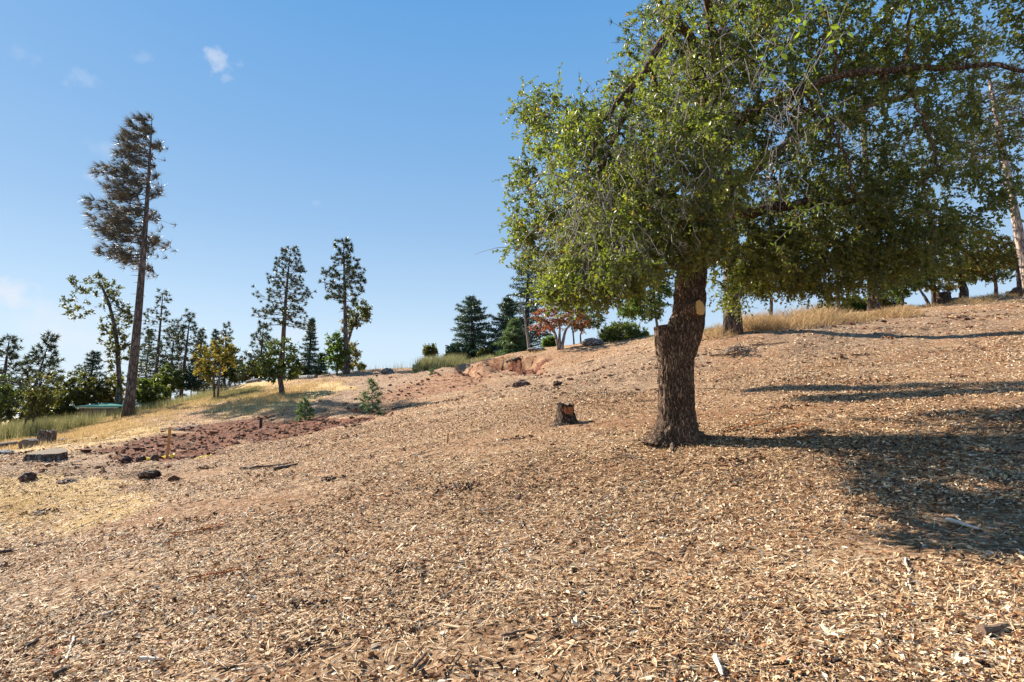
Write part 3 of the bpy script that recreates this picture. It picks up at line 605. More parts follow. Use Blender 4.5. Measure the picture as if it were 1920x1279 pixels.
# --- two lone pines on the middle skyline
b = gY(529, 37); conifer('pine_tree', 'slim dark pine leaning right, its bare lower trunk rising out of a small oak', 'pine tree', b, up_pt(b, 545, 465), .2, .42, 1.75, 'pine', nb=80, seed=5, tuft=.22, blade=.045, nt=7, nblade=26, bend=(-.1, 0, 0), prof=([0, .1, .3, .6, .85, 1], [1.0, 1.15, 1.05, .8, .5, .2]))
b = gp(650, 702); conifer('pine_tree', 'slim dark pine standing straight with sparse tufts, on the skyline beside green shrubs', 'pine tree', b, up_pt(b, 644, 452), .17, .53, 1.2, 'pine', nb=60, seed=8, tuft=.22, blade=.045, nt=6, nblade=26, prof=([0, .15, .4, .7, .9, 1], [.7, 1.15, 1.25, .7, .45, .3]))
# --- conifer group on the left
for (px, py0, tx, ty, Y, r0, st, R_, nd, lab, sd, sty) in [
    (292, 770, 306, 545, 46, .2, .2, 2.3, 'pine_needle', 'tallest dark conifer of the group right of the tall pine', 21, 'pine'),
    (272, 770, 282, 618, 50, .14, .2, 1.7, 'fir_needle', 'short blue green conifer just right of the tall pine trunk', 22, 'fir'),
    (322, 770, 327, 603, 50, .15, .15, 1.8, 'pine_needle', 'dense dark conifer between the two tallest of the left group', 23, 'pine'),
    (341, 765, 357, 586, 44, .17, .25, 1.7, 'pine_needle', 'dark conifer with bare lower trunk, second tallest of the left group', 24, 'pine'),
    (374, 760, 379, 618, 50, .1, .3, .9, 'pine_needle', 'very thin small conifer right of the second tallest one', 25, 'pine'),
    (402, 750, 405, 618, 50, .15, .1, 1.5, 'fir_needle', 'dark conifer behind the yellow leaved young tree', 26, 'fir'),
    (424, 750, 424, 607, 50, .15, .2, 1.5, 'pine_needle', 'conifer peeking up right above the yellow leaved young tree', 27, 'pine'),
    (486, 740, 494, 609, 46, .15, .2, 1.9, 'pine_needle', 'blue grey conifer left of the small leaning oak', 28, 'pine'),
    (577, 722, 585, 598, 44, .15, .08, 1.15, 'fir_needle', 'narrow dark conifer between the two lone slim pines', 29, 'fir'),
    (598, 718, 605, 663, 46, .1, .05, 1.2, 'fir_needle', 'small blue green conifer right of the narrow dark one', 30, 'fir'),
    (5, 800, 18, 632, 36, .2, .2, 2.0, 'pine_needle', 'dark wind ruffled conifer at the left edge of the picture', 31, 'pine'),
    (50, 810, 96, 628, 33, .12, .15, 1.5, 'pine_needle', 'leaning slender conifer behind the sapling at far left', 32, 'pine'),
    (165, 790, 178, 660, 40, .18, .1, 2.0, 'fir_needle', 'dark green conifer rising behind the teal roofed shed', 33, 'fir')]:
    b = gY(px, Y); conifer('conifer', lab, 'conifer', b, up_pt(b, tx, ty), r0, st, R_, sty, nd, nb=62 if sty == 'pine' else 72, seed=sd, tuft=.30 if sty == 'pine' else .26, blade=.055, nt=7 if sty == 'pine' else 5, nblade=18 if sty == 'pine' else 8, dead=3)
# --- evergreens on the skyline left of the oak
for (px, tx, ty, Y, r0, st, R_, nd, lab, sd, sty, pf) in [
    (887, 884, 560, 34, .16, .06, 1.7, 'fir_needle', 'dark evergreen with ragged outline, leftmost of the three left of the red maple', 41, 'fir', ([0, .2, .5, .8, 1], [1, .9, .75, .6, .15])),
    (942, 953, 560, 33, .18, .04, 1.9, 'fir_needle', 'dense pointed evergreen, middle of the three left of the red maple', 42, 'fir', None),
    (985, 992, 470, 34, .2, .04, 1.9, 'fir_needle', 'tallest dark evergreen, its top behind the tips of the oak crown', 43, 'fir', ([0, .25, .5, .8, 1], [1, .85, .7, .65, .2])),
    (962, 965, 600, 31, .12, .02, 1.3, 'young_needle', 'bright green young evergreen in front of the tallest dark one', 44, 'fir', None)]:
    b = gY(px, Y); conifer('conifer', lab, 'conifer', b, up_pt(b, tx, ty), r0, st, R_, sty, nd, nb=95, seed=sd, tuft=.24, blade=.045, nt=7, nblade=9, dead=0, prof=pf)
# --- dead snag
b = gY(993, 29); o = thing('dead_tree', 'thin bare dead trunk leaning against the dark evergreens', 'dead tree', b); a = Acc(); tube(a, curve_path(b, up_pt(b, 974, 556), 8, (.05, 0, 0), .02), np.linspace(.09, .012, 8), 7); a.build('trunk', M['grey_twig'], o, smooth=True)
a = Acc()
for k in range(14):
    t = rng.uniform(.3, .95); p0 = b + (up_pt(b, 974, 556) - b) * t; tube(a, curve_path(p0, p0 + rdir(rng, 1)[0] * rng.uniform(.15, .4), 3), [.01, .007, .004], 4)
a.build('branches', M['grey_twig'], o)

def E_(px, py, Y, rx, ry, w=1, rd=None):
    """crown blob: middle at (px, py) and distance Y, radii in metres from picture size"""
    c = pt(px, py, Y); s = Y / F; return (c, (rx * s, (rd if rd else rx) * s, ry * s), w)
# --- broadleaf trees
b = gp(224, 772); Y = b[1]
broadleaf('oak_tree', 'tall sparse oak with arching branches, just left of the tall pine trunk', 'oak tree', [b, up_pt(b, 223, 690), up_pt(b, 217, 620), up_pt(b, 205, 570), up_pt(b, 190, 535)], .16,
          [E_(180, 540, Y, 40, 26, 2), E_(148, 575, Y, 28, 22, 1), E_(218, 600, Y, 28, 40, 2), E_(232, 590, Y, 14, 12, .6), E_(228, 680, Y, 26, 45, 2), E_(212, 640, Y, 20, 30, 1)], 'olive_leaf', nsec=22, nter=130, ntw=2, per=9, L=.17, Wd=.1, tl=.35, seed=51)
b = gp(402, 748); Y = b[1]
broadleaf('young_tree', 'young tree with yellow and orange autumn leaves on thin trunks, on the grassy rise', 'young tree', [b, up_pt(b, 401, 705), up_pt(b, 408, 650)], .06,
          [E_(402, 675, Y, 34, 28, 3), E_(385, 700, Y, 18, 18, 1), E_(420, 655, Y, 18, 24, 1)], 'autumn_leaf', nsec=14, nter=80, ntw=2, per=8, L=.16, Wd=.1, seed=52, extra_trunks=[[b + np.array([.15, .05, 0]), up_pt(b, 412, 700), up_pt(b, 425, 650)]])
b = gp(529, 741); Y = b[1]
broadleaf('oak_tree', 'small oak with crooked dark trunk at the foot of the leaning pine', 'oak tree', [b, up_pt(b, 527, 722), up_pt(b, 522, 700), up_pt(b, 526, 670), up_pt(b, 532, 645)], .13,
          [E_(522, 668, Y, 30, 32, 3), E_(500, 690, Y, 15, 18, 1), E_(545, 690, Y, 22, 20, 1.3), E_(515, 700, Y, 18, 12, 1)], 'green_leaf', nsec=16, nter=100, ntw=2, per=10, L=.12, Wd=.075, seed=53)
b = gY(652, 38); Y = b[1]
broadleaf('oak_tree', 'oak with a leafy top bending right, behind the straight slim pine', 'oak tree', [b, up_pt(b, 650, 650), up_pt(b, 662, 610), up_pt(b, 672, 590)], .12, [E_(672, 590, Y, 20, 26, 2), E_(655, 612, Y, 16, 14, 1), E_(684, 578, Y, 10, 10, .6)], 'olive_leaf', nsec=9, nter=70, ntw=2, per=10, L=.15, Wd=.09, seed=54)
b = gp(632, 704); Y = b[1]
broadleaf('shrub', 'bright green rounded shrub at the foot of the straight slim pine', 'shrub', [b, up_pt(b, 632, 690), up_pt(b, 634, 665)], .06, [E_(634, 668, Y, 20, 30, 2), E_(627, 645, Y, 13, 20, 1)], 'lime_leaf', nsec=8, nter=90, ntw=3, per=10, L=.11, Wd=.07, seed=55, shell=.3)
b = gY(655, 36.5); Y = b[1]
broadleaf('shrub', 'green and orange brown shrub right of the straight slim pine', 'shrub', [b, up_pt(b, 655, 685), up_pt(b, 655, 660)], .06, [E_(657, 668, Y, 17, 24, 2), E_(650, 690, Y, 12, 10, .6)], 'autumn_leaf', nsec=8, nter=60, ntw=3, per=9, L=.12, Wd=.07, seed=56, shell=.3)
for (px, py, Y, rx, ry, lm, lab, sd, sz) in [
    (283, 735, 38, 30, 26, 'bush_leaf', 'yellow green shrub right of the tall pine trunk', 61, .16), (316, 712, 42, 26, 24, 'bush_leaf', 'pale green shrub below the left conifer group', 62, .16),
    (360, 712, 43, 16, 18, 'fir_needle', 'dark nearly black rounded bush below the conifers', 63, .12), (146, 735, 38, 42, 36, 'olive_leaf', 'broad dark tree crown left of the teal roofed shed', 64, .17),
    (110, 775, 37, 30, 16, 'olive_leaf', 'low olive bush in the weeds left of the shed', 65, .15), (208, 735, 40, 22, 34, 'autumn_leaf', 'rust tinged bush behind the shed roof', 66, .15),
    (45, 765, 33, 38, 36, 'olive_leaf', 'leafy bush around the slanting sapling trunks', 67, .13), (-2, 745, 30, 22, 50, 'green_leaf', 'deep green bush cut by the left edge', 68, .1),
    (450, 703, 47, 18, 12, 'bush_leaf', 'low yellow green bush right of the yellow tree', 69, .15), (488, 690, 45, 24, 20, 'olive_leaf', 'dull green bush left of the small crooked oak', 70, .15),
    (560, 700, 44, 22, 14, 'olive_leaf', 'grey green bush between the crooked oak and narrow conifer', 71, .14), (433, 680, 48, 22, 30, 'olive_leaf', 'sparse grey green tree right of the yellow leaved tree', 72, .14),
    (862, 660, 33, 26, 14, 'fir_needle', 'low dark bush at the left foot of the ragged evergreen', 73, .13), (910, 665, 32, 16, 10, 'olive_leaf', 'low dull bush between the skyline evergreens', 74, .1),
    (806, 657, 36, 13, 11, 'olive_leaf', 'tiny airy bush standing alone on the middle skyline', 75, .1), (677, 688, 38, 6, 5, 'olive_leaf', 'tiny round bush near the dark boulder on the skyline', 76, .08),
    (1168, 628, 24, 46, 22, 'bush_leaf', 'spreading bright green juniper bush left of the oak trunk', 77, .07), (1030, 642, 27, 12, 8, 'lime_leaf', 'little yellow green bush near the red maple trunk', 78, .09),
    (1580, 575, 27, 44, 22, 'green_leaf', 'grey green bush behind the dry brush mounds', 79, .1), (1602, 578, 25, 24, 14, 'lime_leaf', 'fresh green low bush behind the dry brush mounds', 80, .09),
    (1665, 560, 26, 30, 30, 'olive_leaf', 'leafy bush right of the dark ridge trunk', 81, .1), (1690, 525, 24, 30, 38, 'lime_leaf', 'yellow green bush overhanging the ridge beside the slanting trunk', 82, .1)]:
    c = pt(px, py, Y); b = np.array([c[0], c[1], gz(c[0], c[1])]); s = Y / F
    mid = c.copy(); hgt = max(.15, c[2] - b[2])
    broadleaf('bush' if ry < 30 else 'tree', lab, 'bush' if ry < 30 else 'tree', [b, b + (mid - b) * .5, mid], max(.03, .02 * hgt + .02), [E_(px, py, Y, rx, ry, 2), E_(px - rx * .45, py + ry * .3, Y, rx * .5, ry * .6, .7), E_(px + rx * .45, py + ry * .25, Y, rx * .5, ry * .65, .7)],
              lm, nsec=8, nter=420 if px in (1168, 1602) else int(70 + rx * ry * s * s * 30), ntw=3, per=9, L=sz, Wd=sz * .6, tl=.12 + sz * .9, seed=sd, shell=.25)
# --- slanting saplings at far left
for (p, q, r_, lab, sd, cr_) in [((36, 823), (82, 700), .05, 'slanting thin sapling with small leaves at far left', 84, [E_(80, 730, 25, 26, 34, 2), E_(62, 765, 25, 22, 16, 1)]),
                            ((58, 820), (70, 745), .035, 'shorter upright sapling beside the slanting one at far left', 85, [E_(74, 755, 25, 16, 20, 1)])]:
    b = gp(*p); broadleaf('sapling', lab, 'sapling', [b, up_pt(b, (p[0] + q[0]) / 2, (p[1] + q[1]) / 2), up_pt(b, *q)], r_, [(c[0] * [b[1] / 25] * 1 if False else CAM + (c[0] - CAM) * b[1] / 25, tuple(np.array(c[1]) * b[1] / 25), c[2]) for c in cr_], 'olive_leaf', nsec=8, nter=60, ntw=2, per=8, L=.11, Wd=.065, seed=sd)
# --- red maple and its neighbours
b = gp(1050, 655); Y = b[1]
broadleaf('maple_tree', 'small maple with red leaves and several pale slender trunks on the skyline', 'maple tree', [b, up_pt(b, 1049, 630), up_pt(b, 1050, 595)], .075,
          [E_(1030, 598, Y, 34, 20, 2), E_(1060, 590, Y, 38, 22, 2), E_(1015, 612, Y, 18, 12, .6), E_(1090, 608, Y, 18, 16, .8)], 'red_leaf', 'light_bark', nsec=16, nter=120, ntw=2, per=8, L=.085, Wd=.06, seed=91, tl=.22, tw='grey_twig', up=.02,
          extra_trunks=[[b + np.array([-.03, 0, 0]), up_pt(b, 1040, 622), up_pt(b, 1022, 600)], [b + np.array([.05, 0, 0]), up_pt(b, 1060, 620), up_pt(b, 1075, 600)]])
for px, lab, sd, q in [(1077, 'slim grey trunked tree just right of the red maple', 92, 1070), (1090, 'crooked thin tree between the red maple and the green juniper', 93, 1100)]:
    b = gY(px, 26); Y = 26
    broadleaf('young_tree', lab, 'young tree', [b, up_pt(b, px - 2, 628), up_pt(b, q, 600)], .045, [E_(q + 5, 590, Y, 22, 24, 1), E_(q + 20, 600, Y, 14, 14, .5)], 'green_leaf', 'far_bark', nsec=8, nter=60, ntw=2, per=8, L=.09, Wd=.06, seed=sd)
# --- lime young tree behind the oak's cut stub
b = gY(1232, 12.5); Y = 12.5
broadleaf('young_tree', 'thin young tree with bright yellow green leaves, directly behind the pruned stub', 'young tree', [b + np.array([.25, 0, 0]), up_pt(b, 1240, 640), up_pt(b, 1229, 600), up_pt(b, 1226, 540), up_pt(b, 1222, 470), up_pt(b, 1210, 380)], .035,
          [E_(1215, 545, Y, 42, 60, 3), E_(1200, 420, Y, 80, 80, 5), E_(1190, 320, Y, 60, 60, 2.5), E_(1120, 460, 11, 60, 55, 5), E_(1210, 430, 10.8, 70, 50, 5), E_(1190, 520, Y, 30, 36, 1.2), E_(1180, 580, Y, 20, 20, .6)], 'lime_leaf', 'far_bark', nsec=34, nter=1250, ntw=3, per=8, L=.055, Wd=.033, tl=.14, seed=94, shell=.2)
# --- right background
b = gp(1374, 625); bigp = b
conifer('pine_tree', 'big pine with thick dark furrowed trunk, standing right behind the oak', 'pine tree', b, pt(1345, -260, b[1]), .25, .42, 3.4, 'pine', 'pine_needle', 'pine_bark', 90, 101, tuft=.2, blade=.014, nt=14, nblade=26, dead=8)
for (px, py, tx, ty, r0, st, R_, lab, sd, bk) in [(1638, 577, 1610, 60, .22, .3, 2.6, 'dark trunked conifer on the ridge, seen through the oak branches', 102, 'pine_bark'), (1932, 556, 1838, 60, .2, .55, 2.2, 'tall pine with pale bark at the right edge, leaning left', 103, 'light_bark')]:
    b = gp(px, py) if px < 1900 else gY(px, 21, 540); conifer('pine_tree', lab, 'pine tree', b, up_pt(b, tx, ty), r0, st, R_, 'pine', 'pine_needle', bk, 60, sd, tuft=.24, blade=.018, nt=8, nblade=22)
b = gp(1806, 566); Y = b[1]
broadleaf('maple_tree', 'tree with orange and yellow leaves and stout dark trunk on the right ridge', 'maple tree', [b, up_pt(b, 1808, 545), up_pt(b, 1800, 520), up_pt(b, 1795, 490)], .2,
          [E_(1800, 475, Y, 75, 45, 3), E_(1765, 522, Y, 42, 22, 1.5), E_(1850, 480, Y, 50, 30, 1.5), E_(1760, 430, Y, 40, 30, 1)], 'autumn_leaf', 'pine_bark', nsec=26, nter=460, ntw=3, per=9, L=.085, Wd=.06, seed=104, tl=.22, up=.03)
b = gp(1743, 572); Y = b[1]
broadleaf('tree', 'small dark tree with thin trunk slanting left on the ridge', 'tree', [b, up_pt(b, 1733, 555), up_pt(b, 1722, 540)], .075, [E_(1712, 515, Y, 36, 28, 2), E_(1745, 510, Y, 20, 16, .6)], 'green_leaf', nsec=10, nter=100, ntw=2, per=9, L=.08, Wd=.05, seed=105)
for (px, py, Y, rx, ry, lm, lab, sd) in [(1560, 440, 24, 90, 90, 'olive_leaf', 'broad dark broadleaf tree filling the gap behind the oak branches', 106), (1730, 330, 25, 110, 110, 'olive_leaf', 'tall airy broadleaf tree behind the long oak limb', 107),
                                         (1860, 500, 27, 60, 30, 'green_leaf', 'low airy tree against the sky at the right edge', 108), (1440, 520, 27, 60, 34, 'olive_leaf', 'dull green tree behind the ridge between oak and dry brush', 109), (1880, 250, 24, 70, 130, 'olive_leaf', 'airy tree crown in front of the pale barked pine', 110)]:
    c = pt(px, py, Y); b = np.array([c[0], c[1], gz(c[0], c[1])])
    broadleaf('tree', lab, 'tree', [b, b + (c - b) * .5 + np.array([.1, 0, 0]), c + np.array([0, 0, .5])], .1, [E_(px, py, Y, rx, ry, 2), E_(px - rx * .5, py + ry * .4, Y, rx * .5, ry * .5, .6), E_(px + rx * .4, py - ry * .5, Y, rx * .6, ry * .5, .7)],
              lm, nsec=16, nter=240, ntw=2, per=9, L=.11, Wd=.07, tl=.3, seed=sd, shell=.2)
# --- pine seedlings
for (px, py, ty, R_, lab, sd) in [(699, 775, 713, .36, 'larger pine seedling with blue green needles on the open slope', 111), (573, 784, 750, .3, 'smaller pine seedling behind the red soil patch', 112), (778, 700, 686, .12, 'tiny seedling left of the eroded bank', 113), (812, 702, 694, .15, 'tiny bright green weed on the slope below the bank', 114)]:
    b = gp(px, py)
    conifer('pine_seedling', lab, 'seedling', b, up_pt(b, px - 2, ty), .022, .08, R_, 'pine', 'young_needle', 'far_bark', 26 if R_ > .2 else 10, sd, tuft=.16 if R_ > .2 else .1, blade=.012, nt=4, nblade=26, dead=0)

# ------------------------------------------------------------------ the big oak
OB = gp(1268, 822); OY = OB[1]
oak = thing('oak_tree', 'large evergreen oak with rough trunk, sawn-off limb stub and spreading crown in the foreground', 'oak tree', OB)
s_ = OY / F
def ring_tube(acc, P, rad, sides, rgs, bark=.05, flat_top=False, lobes=None):
    n = len(P); T = norm(np.gradient(P, axis=0)); A = norm(np.cross(T, np.array([[0, 1., 0]]))); B = np.cross(A, T)
    th = np.linspace(0, 2 * np.pi, sides, endpoint=False); cx = np.cos(th)[None] * rad[:, None]; cy = np.sin(th)[None] * rad[:, None]
    z = np.cumsum(np.r_[0, np.linalg.norm(np.diff(P, axis=0), axis=1)])[:, None] * np.ones(sides)
    k = 42; rid = np.abs(vnoise(cx * k + 50, cy * k + 50, z * 6, s=rgs)); rid2 = np.abs(vnoise(cx * k * 2 + 9, cy * k * 2 + 9, z * 14, s=rgs + 3))
    disp = bark * (np.minimum(rid, .5) * 1.3 + .5 * rid2) - bark * .4 + .05 * vnoise(cx * 5, cy * 5, z * 2.5, s=rgs + 5)
    rr = rad[:, None] * (1 + disp)
    if lobes is not None: rr = rr + lobes(th[None], z)
    V = P[:, None] + np.cos(th)[None, :, None] * A[:, None] * rr[..., None] + np.sin(th)[None, :, None] * B[:, None] * rr[..., None]
    i = np.arange(n - 1)[:, None] * sides; j = np.arange(sides)[None]; j2 = (j + 1) % sides; base = acc.n
    acc.add(V, f4=np.stack([i + j, i + j2, i + sides + j2, i + sides + j], -1).reshape(-1, 4))
    return base + (n - 1) * sides
def interp_path(pts, n):
    pts = np.array(pts, float); s = np.r_[0, np.cumsum(np.linalg.norm(np.diff(pts[:, :3], axis=0), axis=1))]; s /= s[-1]; t = np.linspace(0, 1, n)
    out = np.stack([np.interp(t, s, pts[:, k]) for k in range(pts.shape[1])], 1)
    for _ in range(max(2, n // 18)): out[1:-1] = (out[:-2] + 2 * out[1:-1] + out[2:]) / 4
    return out
def op(px, py, r, dy=0): p = pt(px, py, OY + dy); return [p[0], p[1], p[2], r * (OY + dy) / F]
prof = [op(1264, 838, 52), op(1266, 822, 45), op(1268, 806, 38), op(1269, 785, 33), op(1268, 750, 31), op(1266, 710, 31), op(1268, 675, 31), op(1273, 650, 32), op(1283, 622, 32), op(1291, 595, 30), op(1293, 560, 28.5), op(1297, 505, 26.5), op(1304, 460, 26), op(1314, 420, 26, .05), op(1325, 370, 24, .1), op(1322, 310, 20, .1), op(1330, 240, 16, .1), op(1345, 150, 12, .1), op(1350, 60, 8, .1)]
Q = interp_path(prof, 260); ta = Acc()
def lob(th, z):
    f = np.exp(-z / .16); return f * (.05 * np.maximum(0, np.cos(th - 2.6)) ** 4 * 3 + .035 * np.cos(3 * th + 1) + .05 * np.maximum(0, np.cos(th + .2)) ** 6 + .05 * np.maximum(0, np.cos(th + 2.2)) ** 8)
ring_tube(ta, Q[:, :3], Q[:, 3], 130, 11, .13, lobes=lob); ta.build('trunk', M['oak_bark'], oak, smooth=True)
Q2 = interp_path([op(1262, 715, 20), op(1254, 685, 21), op(1249, 655, 20), op(1247, 632, 19), op(1246, 613, 19)], 60); sa = Acc(); tb = ring_tube(sa, Q2[:, :3], Q2[:, 3], 64, 15, .10)
sa.build('limb_stub', M['oak_bark'], oak, smooth=True, label='sawn-off limb stub pointing up on the left of the trunk')
def wood_mat(name, c1, c2, sc=60):
    m, t = mat(name); L = t.links; tc = N('ShaderNodeTexCoord', t); w = N('ShaderNodeTexWave', t, wave_type='RINGS', rings_direction='Z'); w.inputs['Scale'].default_value = sc; w.inputs['Distortion'].default_value = 2; L.new(tc.outputs['Object'], w.inputs['Vector'])
    cr = ramp(t, [(0, c1), (1, c2)], w.outputs[0]); p = N('ShaderNodeBsdfPrincipled', t); p.inputs['Roughness'].default_value = 1; p.inputs['Specular IOR Level'].default_value = .1; L.new(cr.outputs[0], p.inputs['Base Color']); o = N('ShaderNodeOutputMaterial', t); L.new(p.outputs[0], o.inputs[0]); return m
M['cut_fresh'] = wood_mat('cut_fresh', (.62, .38, .13), (.72, .47, .18), 25); M['cut_pale'] = wood_mat('cut_pale', (.15, .115, .085), (.25, .2, .15), 12); M['cut_old'] = wood_mat('cut_old', (.13, .10, .08), (.24, .19, .15), 30)
def disc_obj(name, c, nrm, r, th, m, parent, seed=1, label=None, ring=28, asp=1.0):
    rg = np.random.default_rng(seed); nrm = norm(np.array([nrm], float))[0]; ref = np.array([0, 0, 1.]) if abs(nrm[2]) < .9 else np.array([1., 0, 0]); A = norm(np.cross(nrm, ref)[None])[0]; B = np.cross(nrm, A)
    a = np.linspace(0, 2 * np.pi, ring, endpoint=False); rr = r * (1 + .05 * np.sin(a * 3 + seed) + .03 * rg.normal(size=ring)); ac = Acc()
    top = np.outer(np.cos(a) * rr, A) + np.outer(np.sin(a) * rr * asp, B); V = np.concatenate([top - nrm * th, top, [np.zeros(3)]]); j = np.arange(ring); j2 = (j + 1) % ring
    ac.add(V, f4=np.stack([j, j2, j2 + ring, j + ring], 1), f3=np.stack([j + ring, j2 + ring, np.full(ring, 2 * ring)], 1))
    me = ac.mesh(name); me.materials.append(m); o = bpy.data.objects.new(name, me); link(o, parent); c = np.asarray(c, float)
    o.location = tuple(c - np.array(parent.location)) if parent is not None else tuple(c)
    if label: o['label'] = label
    return o
disc_obj('cut_face', Q2[-1, :3] + np.array([0, 0, .003]), (-.05, .1, 1), Q2[-1, 3] * .99, .03, M['cut_old'], oak, 3, 'weathered flat top of the sawn-off limb stub')
# the pale pruning cut on the right of the trunk
cc = pt(1314, 577, OY - .25); cn = np.array([.62, -.78, .08]); ca = Acc(); P = np.stack([cc - cn * .22, cc - cn * .07, cc - cn * .012]); tube(ca, P, [.12, .10, .092], 22, cap=False); ca.build('pruned_collar', M['oak_bark'], oak, smooth=True)
disc_obj('cut_face', cc, cn, .088, .02, M['cut_fresh'], oak, 5, 'pale yellow round pruning cut facing the camera', asp=1.0)
# surface roots
for k, (ax, ln, r_) in enumerate([(-.42, .34, .055), (-2.0, .3, .05), (-1.2, .22, .045), (2.9, .36, .05), (.3, .30, .05)]):
    a = ax; d = np.array([math.cos(a), math.sin(a)]); rt = []
    for q in np.linspace(0, 1, 8):
        x, y_ = OB[0] + d[0] * (.16 + ln * q), OB[1] + d[1] * (.16 + ln * q) + .04 * math.sin(q * 5 + k); rt.append([x, y_, gz(x, y_) + .06 * (1 - q) - .015, r_ * (1 - .75 * q)])
    rt = interp_path(rt, 24); ra = Acc(); ring_tube(ra, rt[:, :3], rt[:, 3], 18, 30 + k, .12); ra.build('root', M['oak_bark'], oak, smooth=True)
rg = np.random.default_rng(77)
# limbs traced in depth
limbs = [
    [op(1322, 330, 13), op(1330, 200, 12, -.2), op(1300, 60, 11, -.5), op(1262, 40, 9, -.8), op(1225, 110, 8, -1), op(1185, 172, 7, -1.1), op(1150, 198, 5, -1.1), op(1128, 206, 4, -1.1), op(1115, 262, 3.2, -1.1), op(1092, 330, 2.2, -1.1), op(1082, 390, 1.5, -1.1)],
    [op(1185, 172, 7, -1.1), op(1172, 215, 6, -1.1), op(1146, 268, 5, -1.1), op(1128, 310, 4, -1.1), op(1112, 350, 3, -1)],
    [op(1322, 330, 12), op(1380, 230, 10, -.5), op(1440, 192, 8.5, -1.1), op(1510, 163, 8, -1.4), op(1580, 137, 7.5, -1.6), op(1680, 130, 6.5, -1.7), op(1760, 127, 5.5, -1.8), op(1840, 118, 4.5, -2), op(1940, 138, 4, -2.2)],
    [op(1322, 380, 14), op(1400, 330, 12, .6), op(1500, 250, 10, 1.2), op(1620, 200, 7, 1.6), op(1740, 170, 5, 1.8)],
    [op(1318, 420, 12), op(1250, 360, 10, .5), op(1180, 330, 7, .9), op(1100, 290, 4.5, 1)],
    [op(1318, 400, 13), op(1400, 400, 11, -.4), op(1500, 380, 8, -.6), op(1600, 380, 6, -.6), op(1700, 360, 4, -.7)],
    [op(1330, 240, 12), op(1290, 120, 9, .8), op(1240, 20, 7, 1.2), op(1210, -80, 5, 1.4)],
    [op(1345, 150, 10), op(1460, 20, 9, -.3), op(1560, -120, 7, -.6), op(1650, -200, 4, -.8)],
    [op(1345, 150, 10), op(1330, 20, 8, -1), op(1300, -100, 6, -1.8), op(1320, -200, 4, -2.2)],
    [op(1310, 440, 9), op(1240, 400, 7, -.4), op(1180, 380, 5, -.7), op(1110, 400, 3.5, -.8), op(1040, 430, 2, -.8)],
    [op(1500, 165, 5, -1.4), op(1560, 240, 3.5, -1.5), op(1590, 300, 2.8, -1.5), op(1600, 360, 1.6, -1.4)], [op(1700, 130, 3.5, -1.7), op(1712, 180, 3.2, -1.8), op(1740, 240, 2.6, -1.8), op(1760, 320, 2.5, -1.8)]]
nodes = []; rads = []
la = None
for k, L_ in enumerate(limbs):
    q = interp_path(L_, 26); q[1:-1, :3] += rg.normal(size=(24, 3)) * .012; la = Acc(); tube(la, q[:, :3], q[:, 3] * 1.0, 10, rg.random(), True, .06, rg); la.build('limb', M['oak_bark'], oak, smooth=True)
    nodes += list(q[4:, :3]); rads += list(q[4:, 3])
def oe(px, py, dy, rx, ry, rd, w): c = pt(px, py, OY + dy); s = (OY + dy) / F; return (c, np.array([rx * s, rd, ry * s]), w)
crown = [oe(1090, 330, 0, 105, 120, 1.1, 2.3), oe(1130, 300, -1.3, 100, 130, .8, 1.5), oe(1130, 450, -1.4, 95, 85, .7, 1.6), oe(1380, 530, .6, 50, 48, .5, .9), oe(1440, 495, .1, 60, 45, .7, .9), oe(1530, 515, -.2, 75, 38, .6, .9), oe(1660, 500, 0, 75, 42, .6, .9), oe(1745, 460, -.5, 65, 60, .7, .9), oe(1110, 520, -1.0, 100, 36, .9, 1.2), oe(1080, 500, .6, 90, 50, .8, 1.0), oe(1470, 480, -.3, 100, 55, 1.0, 1.8), oe(1590, 500, -.2, 100, 55, .9, 1.6), oe(1680, 450, -.6, 80, 60, .9, 1.2), oe(985, 400, -.3, 30, 60, .5, .5), oe(1150, 520, -1.8, 80, 42, .5, 1.1), oe(1275, 468, -1.2, 75, 34, .4, 1.0), oe(1060, 540, -1.5, 50, 24, .4, .5), oe(1290, 330, -1.6, 110, 120, .7, 2.6), oe(1300, 440, -1.0, 70, 50, .5, 1.0), oe(1150, 420, 1.3, 110, 90, .9, 1.6), oe(1250, 200, 1.6, 140, 140, .9, 1.8), oe(1450, 420, 1.2, 120, 80, .8, 1.6), oe(1040, 230, -.1, 68, 60, .7, 1.0), oe(1080, 455, -.1, 105, 70, .9, 2.2), oe(1215, 300, -.3, 140, 170, 1.5, 4.2), oe(1290, 90, -.3, 130, 150, 1.6, 4.4),
         oe(1210, 470, -.2, 95, 45, .8, 1.2), oe(1440, 110, -.7, 130, 150, 1.5, 4.2), oe(1430, 330, -.3, 130, 150, 1.4, 4.5), oe(1560, 430, -.4, 130, 80, 1.1, 2.8), oe(1620, 250, -.7, 140, 150, 1.4, 3.2),
         oe(1780, 200, -1.3, 150, 150, 1.3, 1.7), oe(1790, 50, -1.6, 170, 110, 1.4, 1.7), oe(1640, 40, -1.2, 150, 110, 1.4, 2.8), oe(1740, 400, -1, 110, 80, 1.0, 1.2),
         oe(1420, -160, -.3, 330, 130, 1.8, 3.6), oe(1700, -200, -.8, 260, 120, 1.8, 2.0), oe(1400, 470, .3, 80, 50, .8, .9), oe(990, 190, -.1, 34, 40, .3, .25), oe(975, 320, -.1, 30, 50, .3, .3), oe(975, 460, -.1, 28, 40, .3, .2)]
wts = np.array([c[2] for c in crown]); wts /= wts.sum()
def osamp(n, sh): return np.concatenate([in_ell(rg, c[0], c[1], max(1, int(round(n * w))), sh) for c, w in zip(crown, wts)])
ob = Acc(); oc = Acc(); ot = Acc()
